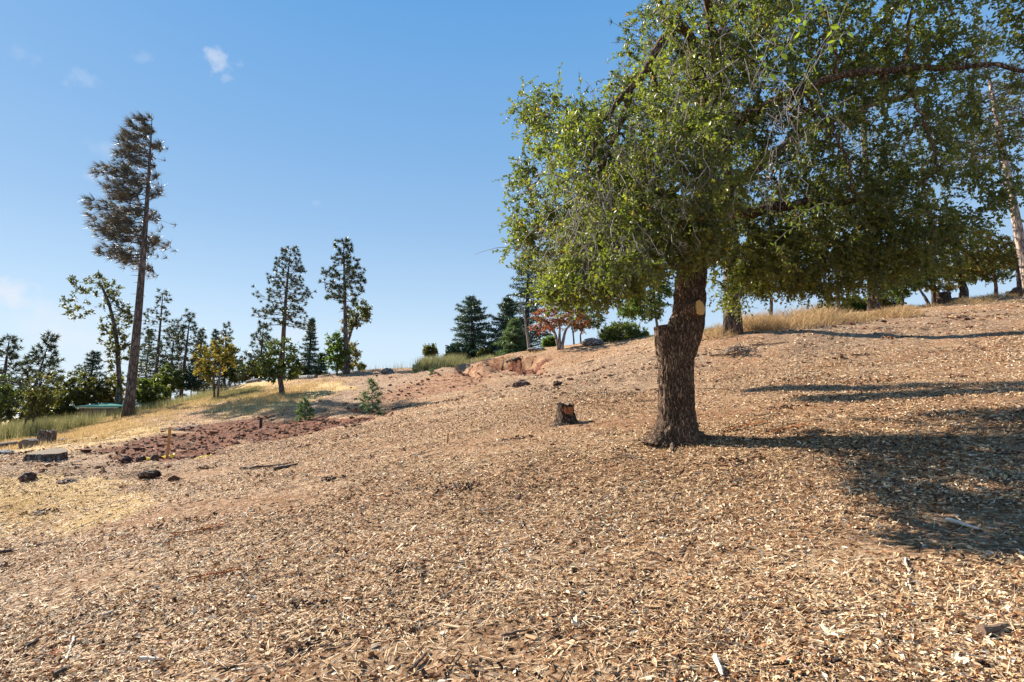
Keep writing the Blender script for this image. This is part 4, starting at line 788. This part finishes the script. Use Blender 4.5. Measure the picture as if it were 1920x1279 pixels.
NN, RR, _ = grow(ob, nodes, rads, osamp(230, .1), rg, 6, 5, .026, .35, .06, .05)
NN, RR, segs = grow(ob, NN, RR, osamp(3700, .3), rg, 3, 3, .009, .4, .02, .08, minr=.0035)
E = np.array([s[0][k] for s in segs for k in (1, 2, 3)]); D = np.repeat(norm(np.array([s[0][-1] - s[0][0] for s in segs])), 3, 0)
kk = rg.random(len(E)) < .97; E = E[kk]; D = D[kk]
cl_ = np.repeat(rg.random(len(segs)) * .55, 3)[kk]
twig_leaves(ot, oc, E, D, rg, .26, 16, .046, .025, False, .45, cl_, .0022)
E2 = E[rg.random(len(E)) < .35]; twig_leaves(ot, oc, E2, rdir(rg, len(E2)), rg, .2, 15, .046, .026, False, .35, None, .002)
ob.build('branches', M['oak_bark'], oak); ot.build('twigs', M['grey_twig'], oak, kind='stuff'); oc.build('crown', M['oak_leaf'], oak)
# bare grey hanging twigs
hb = Acc()
for (px, py, dy, n, sx, sy, L0) in [(1100, 350, -1.8, 90, 70, 70, .55), (1085, 430, -1.8, 60, 80, 50, .4), (1290, 350, -2.0, 40, 70, 70, .35), (1200, 440, -2.0, 40, 60, 40, .35), (1330, 90, -1.9, 60, 110, 80, .5), (1210, 250, -2.1, 40, 70, 80, .45), (1470, 180, -2.6, 20, 50, 50, .5), (1450, 290, -2.2, 20, 50, 60, .45), (1350, 180, -1.8, 30, 70, 80, .5), (1250, 400, -1.1, 22, 40, 40, .5)]:
    for k in range(n // 2):
        p0 = pt(px + rg.normal() * sx * .6, py + rg.normal() * sy * .6, OY + dy + rg.normal() * .25); d = norm(np.array([[rg.normal() * .5, rg.normal() * .4, -1]]))[0]; l = L0 * rg.uniform(.4, 1.1)
        tube(hb, curve_path(p0, p0 + d * l, 6, rg.normal(size=3) * .06, .012, rg), np.linspace(.0034, .0012, 6), 4, rg.random(), False)
        for _ in range(3):
            q0 = p0 + d * l * rg.uniform(.3, .9); tube(hb, curve_path(q0, q0 + norm((d + rg.normal(size=3) * .5)[None])[0] * l * .3, 4, rg.normal(size=3) * .02, .006, rg), np.linspace(.002, .001, 4), 3, rg.random(), False)
p0 = pt(985, 468, OY - .8); tube(hb, curve_path(p0, pt(890, 478, OY - .8), 8, (0, 0, .05), .006, rg), np.linspace(.005, .0015, 8), 4, .3); tube(hb, curve_path(pt(950, 471, OY - .8), pt(932, 474, OY - .8), 4), np.linspace(.002, .001, 4), 3, .3)
hb.build('bare_twigs', M['pale_twig'], oak, kind='stuff', label='bare grey twigs hanging inside the crown')
# nearest leafy shoots: each big leaf its own part
la = Acc(); t = np.linspace(0, 1, 7); wv = np.array([.02, .34, .47, .5, .42, .24, .0]) * .52; V = []
for i, (tt_, ww) in enumerate(zip(t, wv)): V += [(-ww, tt_, .12 * ww - .12 * tt_ ** 2), (0, tt_, -.12 * tt_ ** 2 - .03), (ww, tt_, .12 * ww - .12 * tt_ ** 2)]
fq = []
for i in range(6): fq += [[3 * i, 3 * i + 1, 3 * i + 4, 3 * i + 3], [3 * i + 1, 3 * i + 2, 3 * i + 5, 3 * i + 4]]
leaf_meshes = []
for v in (.1, .45, .8):
    la = Acc(); la.add(V, f4=fq, r=v); me = la.mesh('leaf', smooth=True); me.materials.append(M['near_leaf']); leaf_meshes.append(me)
near = Acc(); nleaf = 0
from mathutils import Matrix
for (a, b2, dy, n, Ls) in [((1530, 12), (1440, 150), -4.2, 18, .045), ((1590, 60), (1500, 160), -4.0, 12, .04), ((1470, -30), (1500, 60), -4.3, 12, .045), ((1470, 30), (1400, 190), -3.9, 14, .035), ((1235, 220), (1228, 330), -2.6, 18, .035), ((1265, 250), (1235, 320), -2.4, 12, .034), ((1300, 270), (1345, 230), -2.5, 10, .034),
                           ((1560, 380), (1480, 420), -3.4, 14, .036), ((1400, 300), (1350, 330), -2.8, 12, .034), ((1510, 420), (1450, 460), -3.2, 10, .036), ((1530, -40), (1560, 60), -4.2, 12, .042), ((1420, -20), (1330, 60), -3.6, 14, .036), ((1600, 180), (1520, 250), -3.7, 10, .036)]:
    p0 = pt(*a, OY + dy); p1 = pt(*b2, OY + dy - .05); P = curve_path(p0, p1, n, (0, 0, .03), .004, rg); near = Acc(); tube(near, P, np.linspace(.0035, .0012, n), 5, rg.random()); near.build('shoot', M['grey_twig'], oak); ax = norm((p1 - p0)[None])[0]
    for i in range(n):
        sd = norm(np.cross(ax, rg.normal(size=3) * .3 + np.array([0, -1, 0]))[None])[0] * (1 if i % 2 else -1); d = norm((ax * .6 + sd + rg.normal(size=3) * .25)[None])[0]
        nn = norm((np.array([0, -.5, .6]) + rg.normal(size=3) * .5)[None])[0]; x = norm(np.cross(d, nn)[None])[0]; nn = np.cross(x, d); l = Ls * rg.uniform(.75, 1.2)
        o = bpy.data.objects.new('leaf', leaf_meshes[int(rg.integers(3))]); link(o, oak); c = P[i] - OB
        o.matrix_local = Matrix(((x[0] * l, d[0] * l, nn[0] * l, c[0]), (x[1] * l, d[1] * l, nn[1] * l, c[1]), (x[2] * l, d[2] * l, nn[2] * l, c[2]), (0, 0, 0, 1)))
for (a, b2, dy) in [((1600, -20), (1440, 330), -3.4), ((1560, 60), (1400, 360), -3.7), ((1480, 260), (1520, 380), -3.6), ((1570, -30), (1450, 120), -4.1), ((1440, 330), (1475, 380), -3.9)]:
    near = Acc(); tube(near, curve_path(pt(*a, OY + dy), pt(*b2, OY + dy - .1), 12, (0, 0, .06), .012, rg), np.linspace(.0028, .001, 12), 5, rg.random() * .6); near.build('shoot', M['grey_twig'], oak)

# ------------------------------------------------------------------ stumps, rocks, logs
M['stump'] = bark_mat('stump_bark', (.04, .028, .022), (.11, .08, .065), (.19, .15, .125), 18, .2, .7, .02)
M['stump_dark'] = bark_mat('stump_dark', (.015, .01, .008), (.055, .035, .025), (.16, .09, .05), 22, .3, .9, .015)
M['rock'] = bark_mat('rock_red', (.045, .022, .016), (.11, .06, .045), (.19, .12, .09), 10, 1, .8, .02)
M['rock_grey'] = bark_mat('rock_grey', (.05, .05, .055), (.12, .12, .125), (.24, .23, .22), 8, 1, .8, .02)
def stump(label, px, py, r, h, m, cutm, seed, name='stump', cat='stump', tilt=(0, 0), flare=.5, jag=0, slope=0):
    b = gp(px, py); o = thing(name, label, cat, b); sd = 40; n = 16; a = Acc(); P = np.stack([b + np.array([tilt[0] * q * h, tilt[1] * q * h, -.08 + (h + .08) * q]) for q in np.linspace(0, 1, n)])
    rad = r * (1 + flare * np.exp(-np.linspace(0, 1, n) * 3.2)); lb = lambda th, z: r * .35 * flare * np.exp(-z / (h * .35 + .02)) * (np.maximum(0, np.cos(th * 2.5 + seed)) ** 2) + r * .05 * np.cos(3 * th + seed)
    tb = ring_tube(a, P, rad, sd, seed, .16, lobes=lb); v = a.v[-1]; ring = v[-sd:]
    if jag: ring[:, 2] += np.random.default_rng(seed).uniform(0, jag, sd)
    ring[:, 2] += slope * (ring[:, 1] - b[1])
    a.build('bark', m, o, smooth=True)
    c = ring.mean(0); t = Acc(); t.add(np.concatenate([ring + np.array([0, 0, .002]), (c + (ring - c) * .5) + np.array([0, 0, .006]) + np.random.default_rng(seed).normal(size=(sd, 3)) * jag * .3, [c + np.array([0, 0, .004])]]))
    j = np.arange(sd); j2 = (j + 1) % sd; t.f4.append(np.stack([j, j2, j2 + sd, j + sd], 1)); t.f3.append(np.stack([j + sd, j2 + sd, np.full(sd, 2 * sd)], 1)); t.build('cut_top', cutm, o)
    return o, b
M['rot'] = rnd_mat('rotten_wood', [(0, (.30, .09, .035)), (1, (.42, .15, .06))], .9, 30, 0, .01)
o, b = stump('small dark weathered stump with rust red inner wood and root flare, left of the oak', 1060, 794, .12, .25, M['stump_dark'], M['cut_old'], 4, flare=1.25, jag=.04)
a = Acc(); P = [b + np.array([(.125 * math.cos(q)), .125 * math.sin(q) * 1.05, 0]) for q in np.linspace(-2.3, -.2, 9)]
v = np.concatenate([[p + np.array([0, 0, .235]) for p in P], [p + np.array([.0, -.012, .12 + .03 * math.sin(i * 2.3)]) for i, p in enumerate(P)]]); a.add(v, f4=[[i, i + 1, i + 10, i + 9] for i in range(8)]); a.build('rotten_wood', M['rot'], o, label='rust red decayed wood under the rim')
stump('upright grey stump at far left, behind the broad flat stump', 86, 833, .2, .36, M['stump'], M['cut_old'], 7, flare=.35, tilt=(.05, 0), jag=.07)
stump('broad low stump with a flat pale sawn top at far left', 88, 862, .31, .16, M['stump'], M['cut_pale'], 9, flare=.4, slope=.16)
stump('low dark broken stump in the weeds left of the shed', 124, 809, .3, .25, M['stump_dark'], M['cut_old'], 12, flare=.3, jag=.16)
stump('dark stump on the right ridge beside the orange tree', 1770, 570, .24, .42, M['stump_dark'], M['cut_old'], 14, flare=.2, jag=.08)
stump('small grey stump standing on the ridge at the right edge', 1893, 546, .13, .22, M['stump'], M['cut_old'], 15, flare=.2, jag=.03)
def rock(label, px, py, sx, sy, sz, m, seed, name='rock', cat='rock', sink=.25):
    b = gp(px, py); rg = np.random.default_rng(seed); nu, nv = 20, 12; th = np.linspace(0, 2 * np.pi, nu, endpoint=False); ph = np.linspace(.02, np.pi - .02, nv); T_, P_ = np.meshgrid(th, ph)
    d = np.stack([np.cos(T_) * np.sin(P_), np.sin(T_) * np.sin(P_), np.cos(P_)], -1); rr = 1 + .28 * vnoise(d[..., 0] * 1.7 + seed, d[..., 1] * 1.7, d[..., 2] * 1.7 + 3, s=seed) + .14 * vnoise(d[..., 0] * 4 + seed, d[..., 1] * 4, d[..., 2] * 4, s=seed + 1)
    V = d * rr[..., None] * np.array([sx, sy, sz]) + b + np.array([0, 0, sz * (1 - 2 * sink)]); i = np.arange(nv - 1)[:, None] * nu; j = np.arange(nu)[None]; j2 = (j + 1) % nu; a = Acc()
    a.add(V, f4=np.stack([i + j, i + nu + j, i + nu + j2, i + j2], -1).reshape(-1, 4)); a.poly(list(range(nu))); a.poly([(nv - 1) * nu + q for q in range(nu)][::-1])
    a.build(name, m, None, tuple(b), smooth=False, label=label, category=cat)
rock('dark red brown rounded rock on the grass near the left edge', 51, 898, .13, .12, .085, M['rock'], 1)
rock('small dark rock on the gold grass right of the upright stump', 120, 828, .14, .12, .07, M['rock_grey'], 2)
rock('large dark red clod, left of the two by the yellow tape', 236, 858, .13, .11, .09, M['rock'], 3, 'soil_clod', 'soil clod')
rock('dark red clod next to the yellow tape', 265, 857, .09, .09, .08, M['rock'], 4, 'soil_clod', 'soil clod')
rock('small red clod at the foot of the orange stake', 290, 860, .07, .07, .07, M['rock'], 5, 'soil_clod', 'soil clod')
rock('ragged black clump of soil and roots on the lower left slope', 279, 893, .15, .12, .08, M['stump_dark'], 6, 'root_clump', 'root clump')
rock('low dark red mound of soil on the lower left slope', 128, 905, .16, .12, .05, M['rock'], 7, 'soil_clod', 'soil clod', .4)
rock('dark boulder like stump sitting on the middle skyline', 727, 700, .34, .3, .2, M['rock_grey'], 8, 'boulder', 'boulder')
rock('flat dark rock on the slope below the eroded bank', 978, 724, .26, .2, .12, M['rock'], 9)
rock('little black rock right of the flat dark rock', 1046, 726, .12, .1, .07, M['stump_dark'], 10)
rock('black bush like rock beside the dark ridge stump', 1790, 570, .22, .2, .14, M['stump_dark'], 11)
rock('pale brown rock at the right edge of the ridge', 1912, 545, .35, .3, .25, M['rock'], 12)
rock('grey boulder lying left of the green juniper bush', 1112, 648, .45, .4, .2, M['rock_grey'], 13, 'boulder', 'boulder')
rock('grey stones in front of the snag at the top of the bank', 1005, 657, .42, .3, .09, M['rock_grey'], 14)
rock('dark grey rock low on the slope left of the logs', 6, 852, .25, .2, .06, M['rock_grey'], 16)
def log(label, a0, a1, r, m='stump', name='log', cat='log', end='cut_old', lift=.6):
    p = gp(*a0); q = gp(*a1); p[2] += r * lift; q[2] += r * lift; o = thing(name, label, cat, (p + q) / 2); a = Acc(); P = interp_path([[*p, r], [*((p + q) / 2 + np.array([0, 0, .01])), r * 1.05], [*q, r * .9]], 24)
    ring_tube(a, P[:, :3], P[:, 3], 20, 5, .12); a.build('bark', M[m], o, smooth=True)
    d = norm((q - p)[None])[0]; disc_obj('cut_end', P[-1, :3], d, P[-1, 3] * .98, .01, M[end], o, 2, ring=16); disc_obj('cut_end', P[0, :3], -d, P[0, 3] * .98, .01, M[end], o, 4, ring=16); return o
log('short round log lying between the rocks and the upright stump', (45, 843), (64, 838), .13, end='cut_old')
log('grey brown log lying across the left edge', (-20, 845), (29, 836), .1)
log('broken brown plank stuck in the eroded bank', (950, 671), (972, 670), .06, 'stump', 'plank', 'plank')
log('weathered grey beam lying on the skyline left of the narrow conifer base', (548, 712), (592, 710), .12, 'rock_grey', 'beam', 'beam')
log('short grey block on the skyline left of the small crooked oak', (464, 718), (487, 716), .18, 'rock_grey', 'beam', 'beam')
log('long dark branch lying on the grass below the tall pine', (165, 801), (228, 788), .05, 'stump_dark', 'fallen_branch', 'branch')
log('short dark branch lying right of the tall pine base', (240, 789), (268, 785), .06, 'stump_dark', 'fallen_branch', 'branch')

# ------------------------------------------------------------------ shed
sb = gY(200, 36, 770); shd = thing('shed', 'low grey shed with a teal metal roof, behind the tall pine trunk', 'shed', sb)
def box(acc, x0, x1, y0, y1, z0, z1, r=.5):
    v = [(x, y_, z) for z in (z0, z1) for y_ in (y0, y1) for x in (x0, x1)]; acc.add(v, f4=[[0, 2, 3, 1], [4, 5, 7, 6], [0, 1, 5, 4], [1, 3, 7, 5], [3, 2, 6, 7], [2, 0, 4, 6]], r=r)
M['shed_wall'] = rnd_mat('shed_wall', [(0, (.10, .09, .085)), (1, (.20, .18, .17))], .9, 6); M['teal'] = rnd_mat('teal_metal', [(0, (.02, .20, .15)), (1, (.05, .30, .23))], .85, 5, spec=.2); M['white'] = rnd_mat('white_trim', [(0, (.7, .7, .68)), (1, (.8, .8, .78))], .6, 5)
xl = pt(167, 770, 36)[0]; xr = pt(238, 770, 36)[0]; zt = pt(200, 764, 36)[2]; y0 = 35.2
for k in range(9):
    a = Acc(); w = (xr - xl) / 9; box(a, xl + k * w + .01, xl + (k + 1) * w - .01, y0, y0 + .06, sb[2] - .9, zt - .06, rng.random()); a.build('wall_board', M['shed_wall'], shd)
a = Acc(); box(a, xl, xl + .06, y0 + .07, y0 + 2.2, sb[2] - .9, zt - .02); box(a, xr - .06, xr, y0 + .07, y0 + 2.2, sb[2] - .9, zt - .02); box(a, xl + .07, xr - .07, y0 + 2.2, y0 + 2.26, sb[2] - .9, zt); a.build('wall', M['shed_wall'], shd)
a = Acc(); box(a, xl - .12, xr + .1, y0 - .2, y0 - .17, zt - .05, zt + .03, .9); a.build('fascia', M['white'], shd)
a = Acc(); n = 72; xs = np.linspace(xl - .25, xr + .15, n); zz = .018 * np.sin(np.arange(n) * 2.1); V = np.concatenate([np.stack([xs, xs * 0 + y0 - .3, zt + .02 + zz], 1), np.stack([xs, xs * 0 + y0 + 2.4, zt + .3 + zz], 1)]); V = np.concatenate([V, V - np.array([0, 0, .012])])
j = np.arange(n - 1); a.add(V, f4=np.concatenate([np.stack([j, j + 1, j + n + 1, j + n], 1), np.stack([j + 2 * n, j + 3 * n, j + 3 * n + 1, j + 2 * n + 1], 1), np.stack([j, j + 2 * n, j + 2 * n + 1, j + 1], 1)]), r=np.tile(rng.random(n), 4)); a.build('roof', M['teal'], shd, smooth=True)

# ------------------------------------------------------------------ stakes, tape, brush pile, sticks, leaves
M['orange'] = rnd_mat('orange_stake', [(0, (.50, .21, .06)), (1, (.58, .27, .09))], .7, 20); M['yellow'] = rnd_mat('yellow_tape', [(0, (.72, .56, .04)), (1, (.8, .66, .06))], .45, 10, .2); M['black'] = rnd_mat('black_post', [(0, (.02, .018, .016)), (1, (.05, .04, .035))], .7, 10)
def stake(label, px, py, ty, w, m, tilt=0):
    b = gp(px, py); h = up_pt(b, px, ty)[2] - b[2]; a = Acc(); v = []
    for (z, s) in ((-.1, 1), (h * .97, 1), (h, .8)):
        for (x, y_) in ((-1, -.6), (1, -.6), (1, .6), (-1, .6)): v.append(b + np.array([x * w / 2 * s + tilt * z, y_ * w / 2 * s, z]))
    a.add(v, f4=[[0, 1, 5, 4], [1, 2, 6, 5], [2, 3, 7, 6], [3, 0, 4, 7], [4, 5, 9, 8], [5, 6, 10, 9], [6, 7, 11, 10], [7, 4, 8, 11], [8, 9, 10, 11]]); a.build('stake', m, None, tuple(b), label=label, category='stake')
stake('upright orange wooden survey stake at the edge of the red soil', 314, 852, 801, .045, M['orange'], .02)
stake('short black post standing in the red soil', 489, 796, 783, .07, M['black']); stake('small pale wooden stake standing in the mulch left of the small stump', 839, 833, 812, .022, M['straw'] if False else M['orange'], .05)
def ribbon(label, pts, w, seed):
    rg = np.random.default_rng(seed); C = np.array([gp(*p) for p in pts]); q = interp_path(C, 40); q[:, 2] = height(q[:, 0], q[:, 1]) + .03 + .02 * np.abs(np.sin(np.arange(40) * .7 + seed)); T = norm(np.gradient(q, axis=0)); S = norm(np.cross(T, [0, 0, 1])) * w / 2; S[:, 2] += w * .35 * np.sin(np.arange(40) * .55)
    a = Acc(); a.add(np.concatenate([q - S, q + S]), f4=[[i, i + 1, i + 41, i + 40] for i in range(39)]); a.build('yellow_tape', M['yellow'], None, tuple(q[0]), label=label, category='tape')
ribbon('yellow tape lying beside the dark red clods', [(272, 852), (280, 855), (288, 851), (297, 853)], .07, 1); ribbon('loop of yellow tape around the orange stake foot', [(305, 853), (317, 849), (326, 847), (322, 851)], .06, 2); ribbon('strip of yellow tape on the pale mulch right of the stake', [(366, 865), (378, 861), (384, 860), (396, 857)], .03, 3)
# brush pile
bp = gp(1385, 662); bo = thing('brush_pile', 'small pile of grey sticks on the slope right behind the oak trunk', 'brush pile', bp)
for k in range(46):
    a = Acc(); an = rng.uniform(0, 6.28); l = rng.uniform(.2, .6); c = bp + np.array([rng.normal() * .22, rng.normal() * .18, abs(rng.normal()) * .1 + .03]); d = np.array([math.cos(an), math.sin(an), rng.normal() * .28]); tube(a, curve_path(c - d * l / 2, c + d * l / 2, 4, (0, 0, .03), .012), np.linspace(.012, .005, 4), 5, rng.random()); a.build('stick', M['grey_twig'], bo)
def stick(label, a0, a1, r, tone=.5, name='stick', cat='stick', fork=0):
    p = gp(*a0); q = gp(*a1); n = 9; P = curve_path(p, q, n, (0, 0, 0), .015 * np.linalg.norm(q - p)); P[:, 2] = height(P[:, 0], P[:, 1]) + r + .006; a = Acc(); tube(a, P, np.linspace(r, r * .5, n), 7, tone, True, .1, rng)
    for k in range(fork):
        j = 2 + k * 2; s = P[j]; e = s + (P[-1] - P[0]) * .25 + np.array([rng.normal() * .1, rng.normal() * .1, .03]); tube(a, curve_path(s, e, 4), np.linspace(r * .6, r * .2, 4), 5, tone)
    a.build(name, M['stick'], None, tuple(p), label=label, category=cat)
for args in [
    ('thin dark forked twig lying on the mulch left of the oak base', (1118, 868), (1215, 852), .005, .2, 'twig', 'twig', 3), ('thin dark twig lying in front of the oak base', (1150, 850), (1250, 872), .004, .2, 'twig', 'twig', 2),
    ('thick brown stick near the bottom right corner', (1842, 1205), (1890, 1190), .022, .45), ('long thin twig along the bottom right corner', (1800, 1253), (1915, 1256), .006, .7, 'twig', 'twig', 2),
    ('whitish plank like stick lying in the shade at right', (1775, 985), (1840, 1003), .014, 1), ('short dark stick in the sun left of the shadow', (1497, 910), (1520, 917), .014, .3),
    ('pale broken stick standing out at the bottom edge', (1343, 1250), (1356, 1285), .014, .95), ('curved pale twig at lower left', (137, 1203), (125, 1240), .008, 1, 'twig', 'twig', 0),
    ('pale stick above a dark bark piece at lower left', (190, 1168), (212, 1157), .012, .9), ('white split stick near the bottom left', (262, 1250), (305, 1248), .012, 1), ('dark bark strip at left of the bottom edge', (100, 1278), (130, 1262), .02, .1),
    ('dark stick at the lower left slope', (45, 1220), (72, 1208), .016, .12), ('brown stick leaning on the mulch at bottom centre', (940, 1196), (1020, 1178), .008, .35), ('brown stick above the bottom edge, left of centre', (770, 1260), (800, 1230), .011, .3),
    ('dark stick by the left edge', (-5, 1045), (22, 1036), .02, .1), ('dark thin stick on the pale slope below the stake', (450, 878), (545, 868), .02, .1), ('brown stick lying below the red soil at centre left', (515, 880), (558, 872), .03, .15),
    ('long grey branch lying along the top edge of the red soil', (300, 808), (375, 797), .03, .8), ('thin dark stick on the slope near the larger seedling', (735, 770), (770, 762), .03, .15), ('dark twig on the slope right of the brush pile', (1410, 650), (1480, 645), .02, .3),
    ('long dark stick in front of the brush pile', (1330, 668), (1390, 664), .02, .2), ('dark stick in mulch at lower centre right', (1630, 1100), (1668, 1110), .01, .2), ('grey stick at right near the shadow edge', (1700, 1060), (1706, 1120), .008, .8)]: stick(*args)
M['dead_leaf'] = rnd_mat('dead_leaf', [(0, (.42, .10, .03)), (.35, (.40, .2, .07)), (1, (.78, .66, .46))], .65, 40, .2)
def star_leaf(label, px, py, size, tone, seed, name='maple_leaf'):
    b = gp(px, py); rg = np.random.default_rng(seed); rot = rg.uniform(0, 6.28); Rr = []
    for k in range(5):
        a0 = (k - 2) * .95; Rr += [(a0 - .3, .45), (a0 - .16, .72), (a0, 1.0 - .12 * abs(k - 2)), (a0 + .16, .70), (a0 + .3, .42)]
    Rr.append((math.pi, .18)); v = [(0, 0, .004)] + [(r_ * math.cos(t_ + rot) * size, r_ * math.sin(t_ + rot) * size, .012 + size * .25 * r_ * r_ * (.6 + .5 * rg.normal()) if r_ > .3 else 0.01) for t_, r_ in Rr]
    a = Acc(); v = np.array(v); v[:, 2] = np.abs(v[:, 2]); nx_ = gnorm(np.array([b[0]]), np.array([b[1]]))[0]; v[:, 2] += -(nx_[0] * v[:, 0] + nx_[1] * v[:, 1]) / nx_[2] + .012
    n = len(v) - 1; a.add(v + b, f3=[[0, 1 + i, 1 + (i + 1) % n] for i in range(n)], r=tone); tube(a, np.array([v[0], [-size * 1.3 * math.cos(rot), -size * 1.3 * math.sin(rot), .02]]) + b, [.002, .0015], 4, tone); a.build(name, M['dead_leaf'], None, tuple(b), label=label, category='leaf')
for i, args in enumerate([('big pale dry leaf lying in the sun left of the shade tongue', 1340, 1025, .055, 1), ('large pale curled leaf near the bottom, right of centre', 1553, 1205, .07, 1), ('pale cream leaf close to the lower right corner', 1790, 1262, .06, .95),
    ('yellow brown leaf on the mulch inside the shadow edge', 1588, 1026, .035, .5), ('whitish leaf flake on the slope at lower left centre', 533, 1058, .035, .98), ('orange brown leaf at lower left', 102, 1232, .05, .1), ('small bright orange leaf at centre left', 486, 1055, .03, .02), ('rust orange leaf below the black root clump', 300, 894, .08, .05),
    ('tan leaf on the mulch right of the bottom centre', 1435, 1052, .035, .8), ('brown curled leaf at the bottom edge left of centre', 730, 1135, .04, .35), ('pale leaf lying inside the oak shadow at right', 1660, 920, .05, .95)]): star_leaf(*args, seed=i + 3)
# rust coloured dead sprays
for (px, py, n, lab, sd) in [(398, 1092, 40, 'rust brown dead fern like spray on the lower left slope', 1), (370, 1000, 24, 'faded brown dead spray higher on the left slope', 2), (1395, 804, 24, 'orange dead needle spray behind the trunk shadow', 3), (1475, 805, 20, 'second orange dead needle spray, farther right behind the trunk shadow', 4)]:
    c = gp(px, py); a = Acc(); rg = np.random.default_rng(sd); ax = np.array([.95, .3, .06]); Ls = .36 * c[1] / 4.5; t = rg.random(n * 5); P = c + np.outer(t - .5, ax) * Ls; P[:, 2] = height(P[:, 0], P[:, 1]) + .02; D = rg.normal(size=(len(P), 3)) * .6 + ax; D[:, 2] = np.abs(D[:, 2]) * .3 + .1
    leaves(a, P, D, norm(rg.normal(size=(len(P), 3)) * .4 + np.array([0, 0, 1])), .03 * c[1] / 4.5, .012 * c[1] / 4.5, rg.random(len(P)) * .3); tube(a, curve_path(c - ax * Ls / 2 + [0, 0, .02], c + ax * Ls / 2 + [0, 0, .03], 5), np.linspace(.006, .002, 5), 5, .3); a.build('dead_spray', M['dead_leaf'], None, tuple(c), label=lab, category='dead spray')
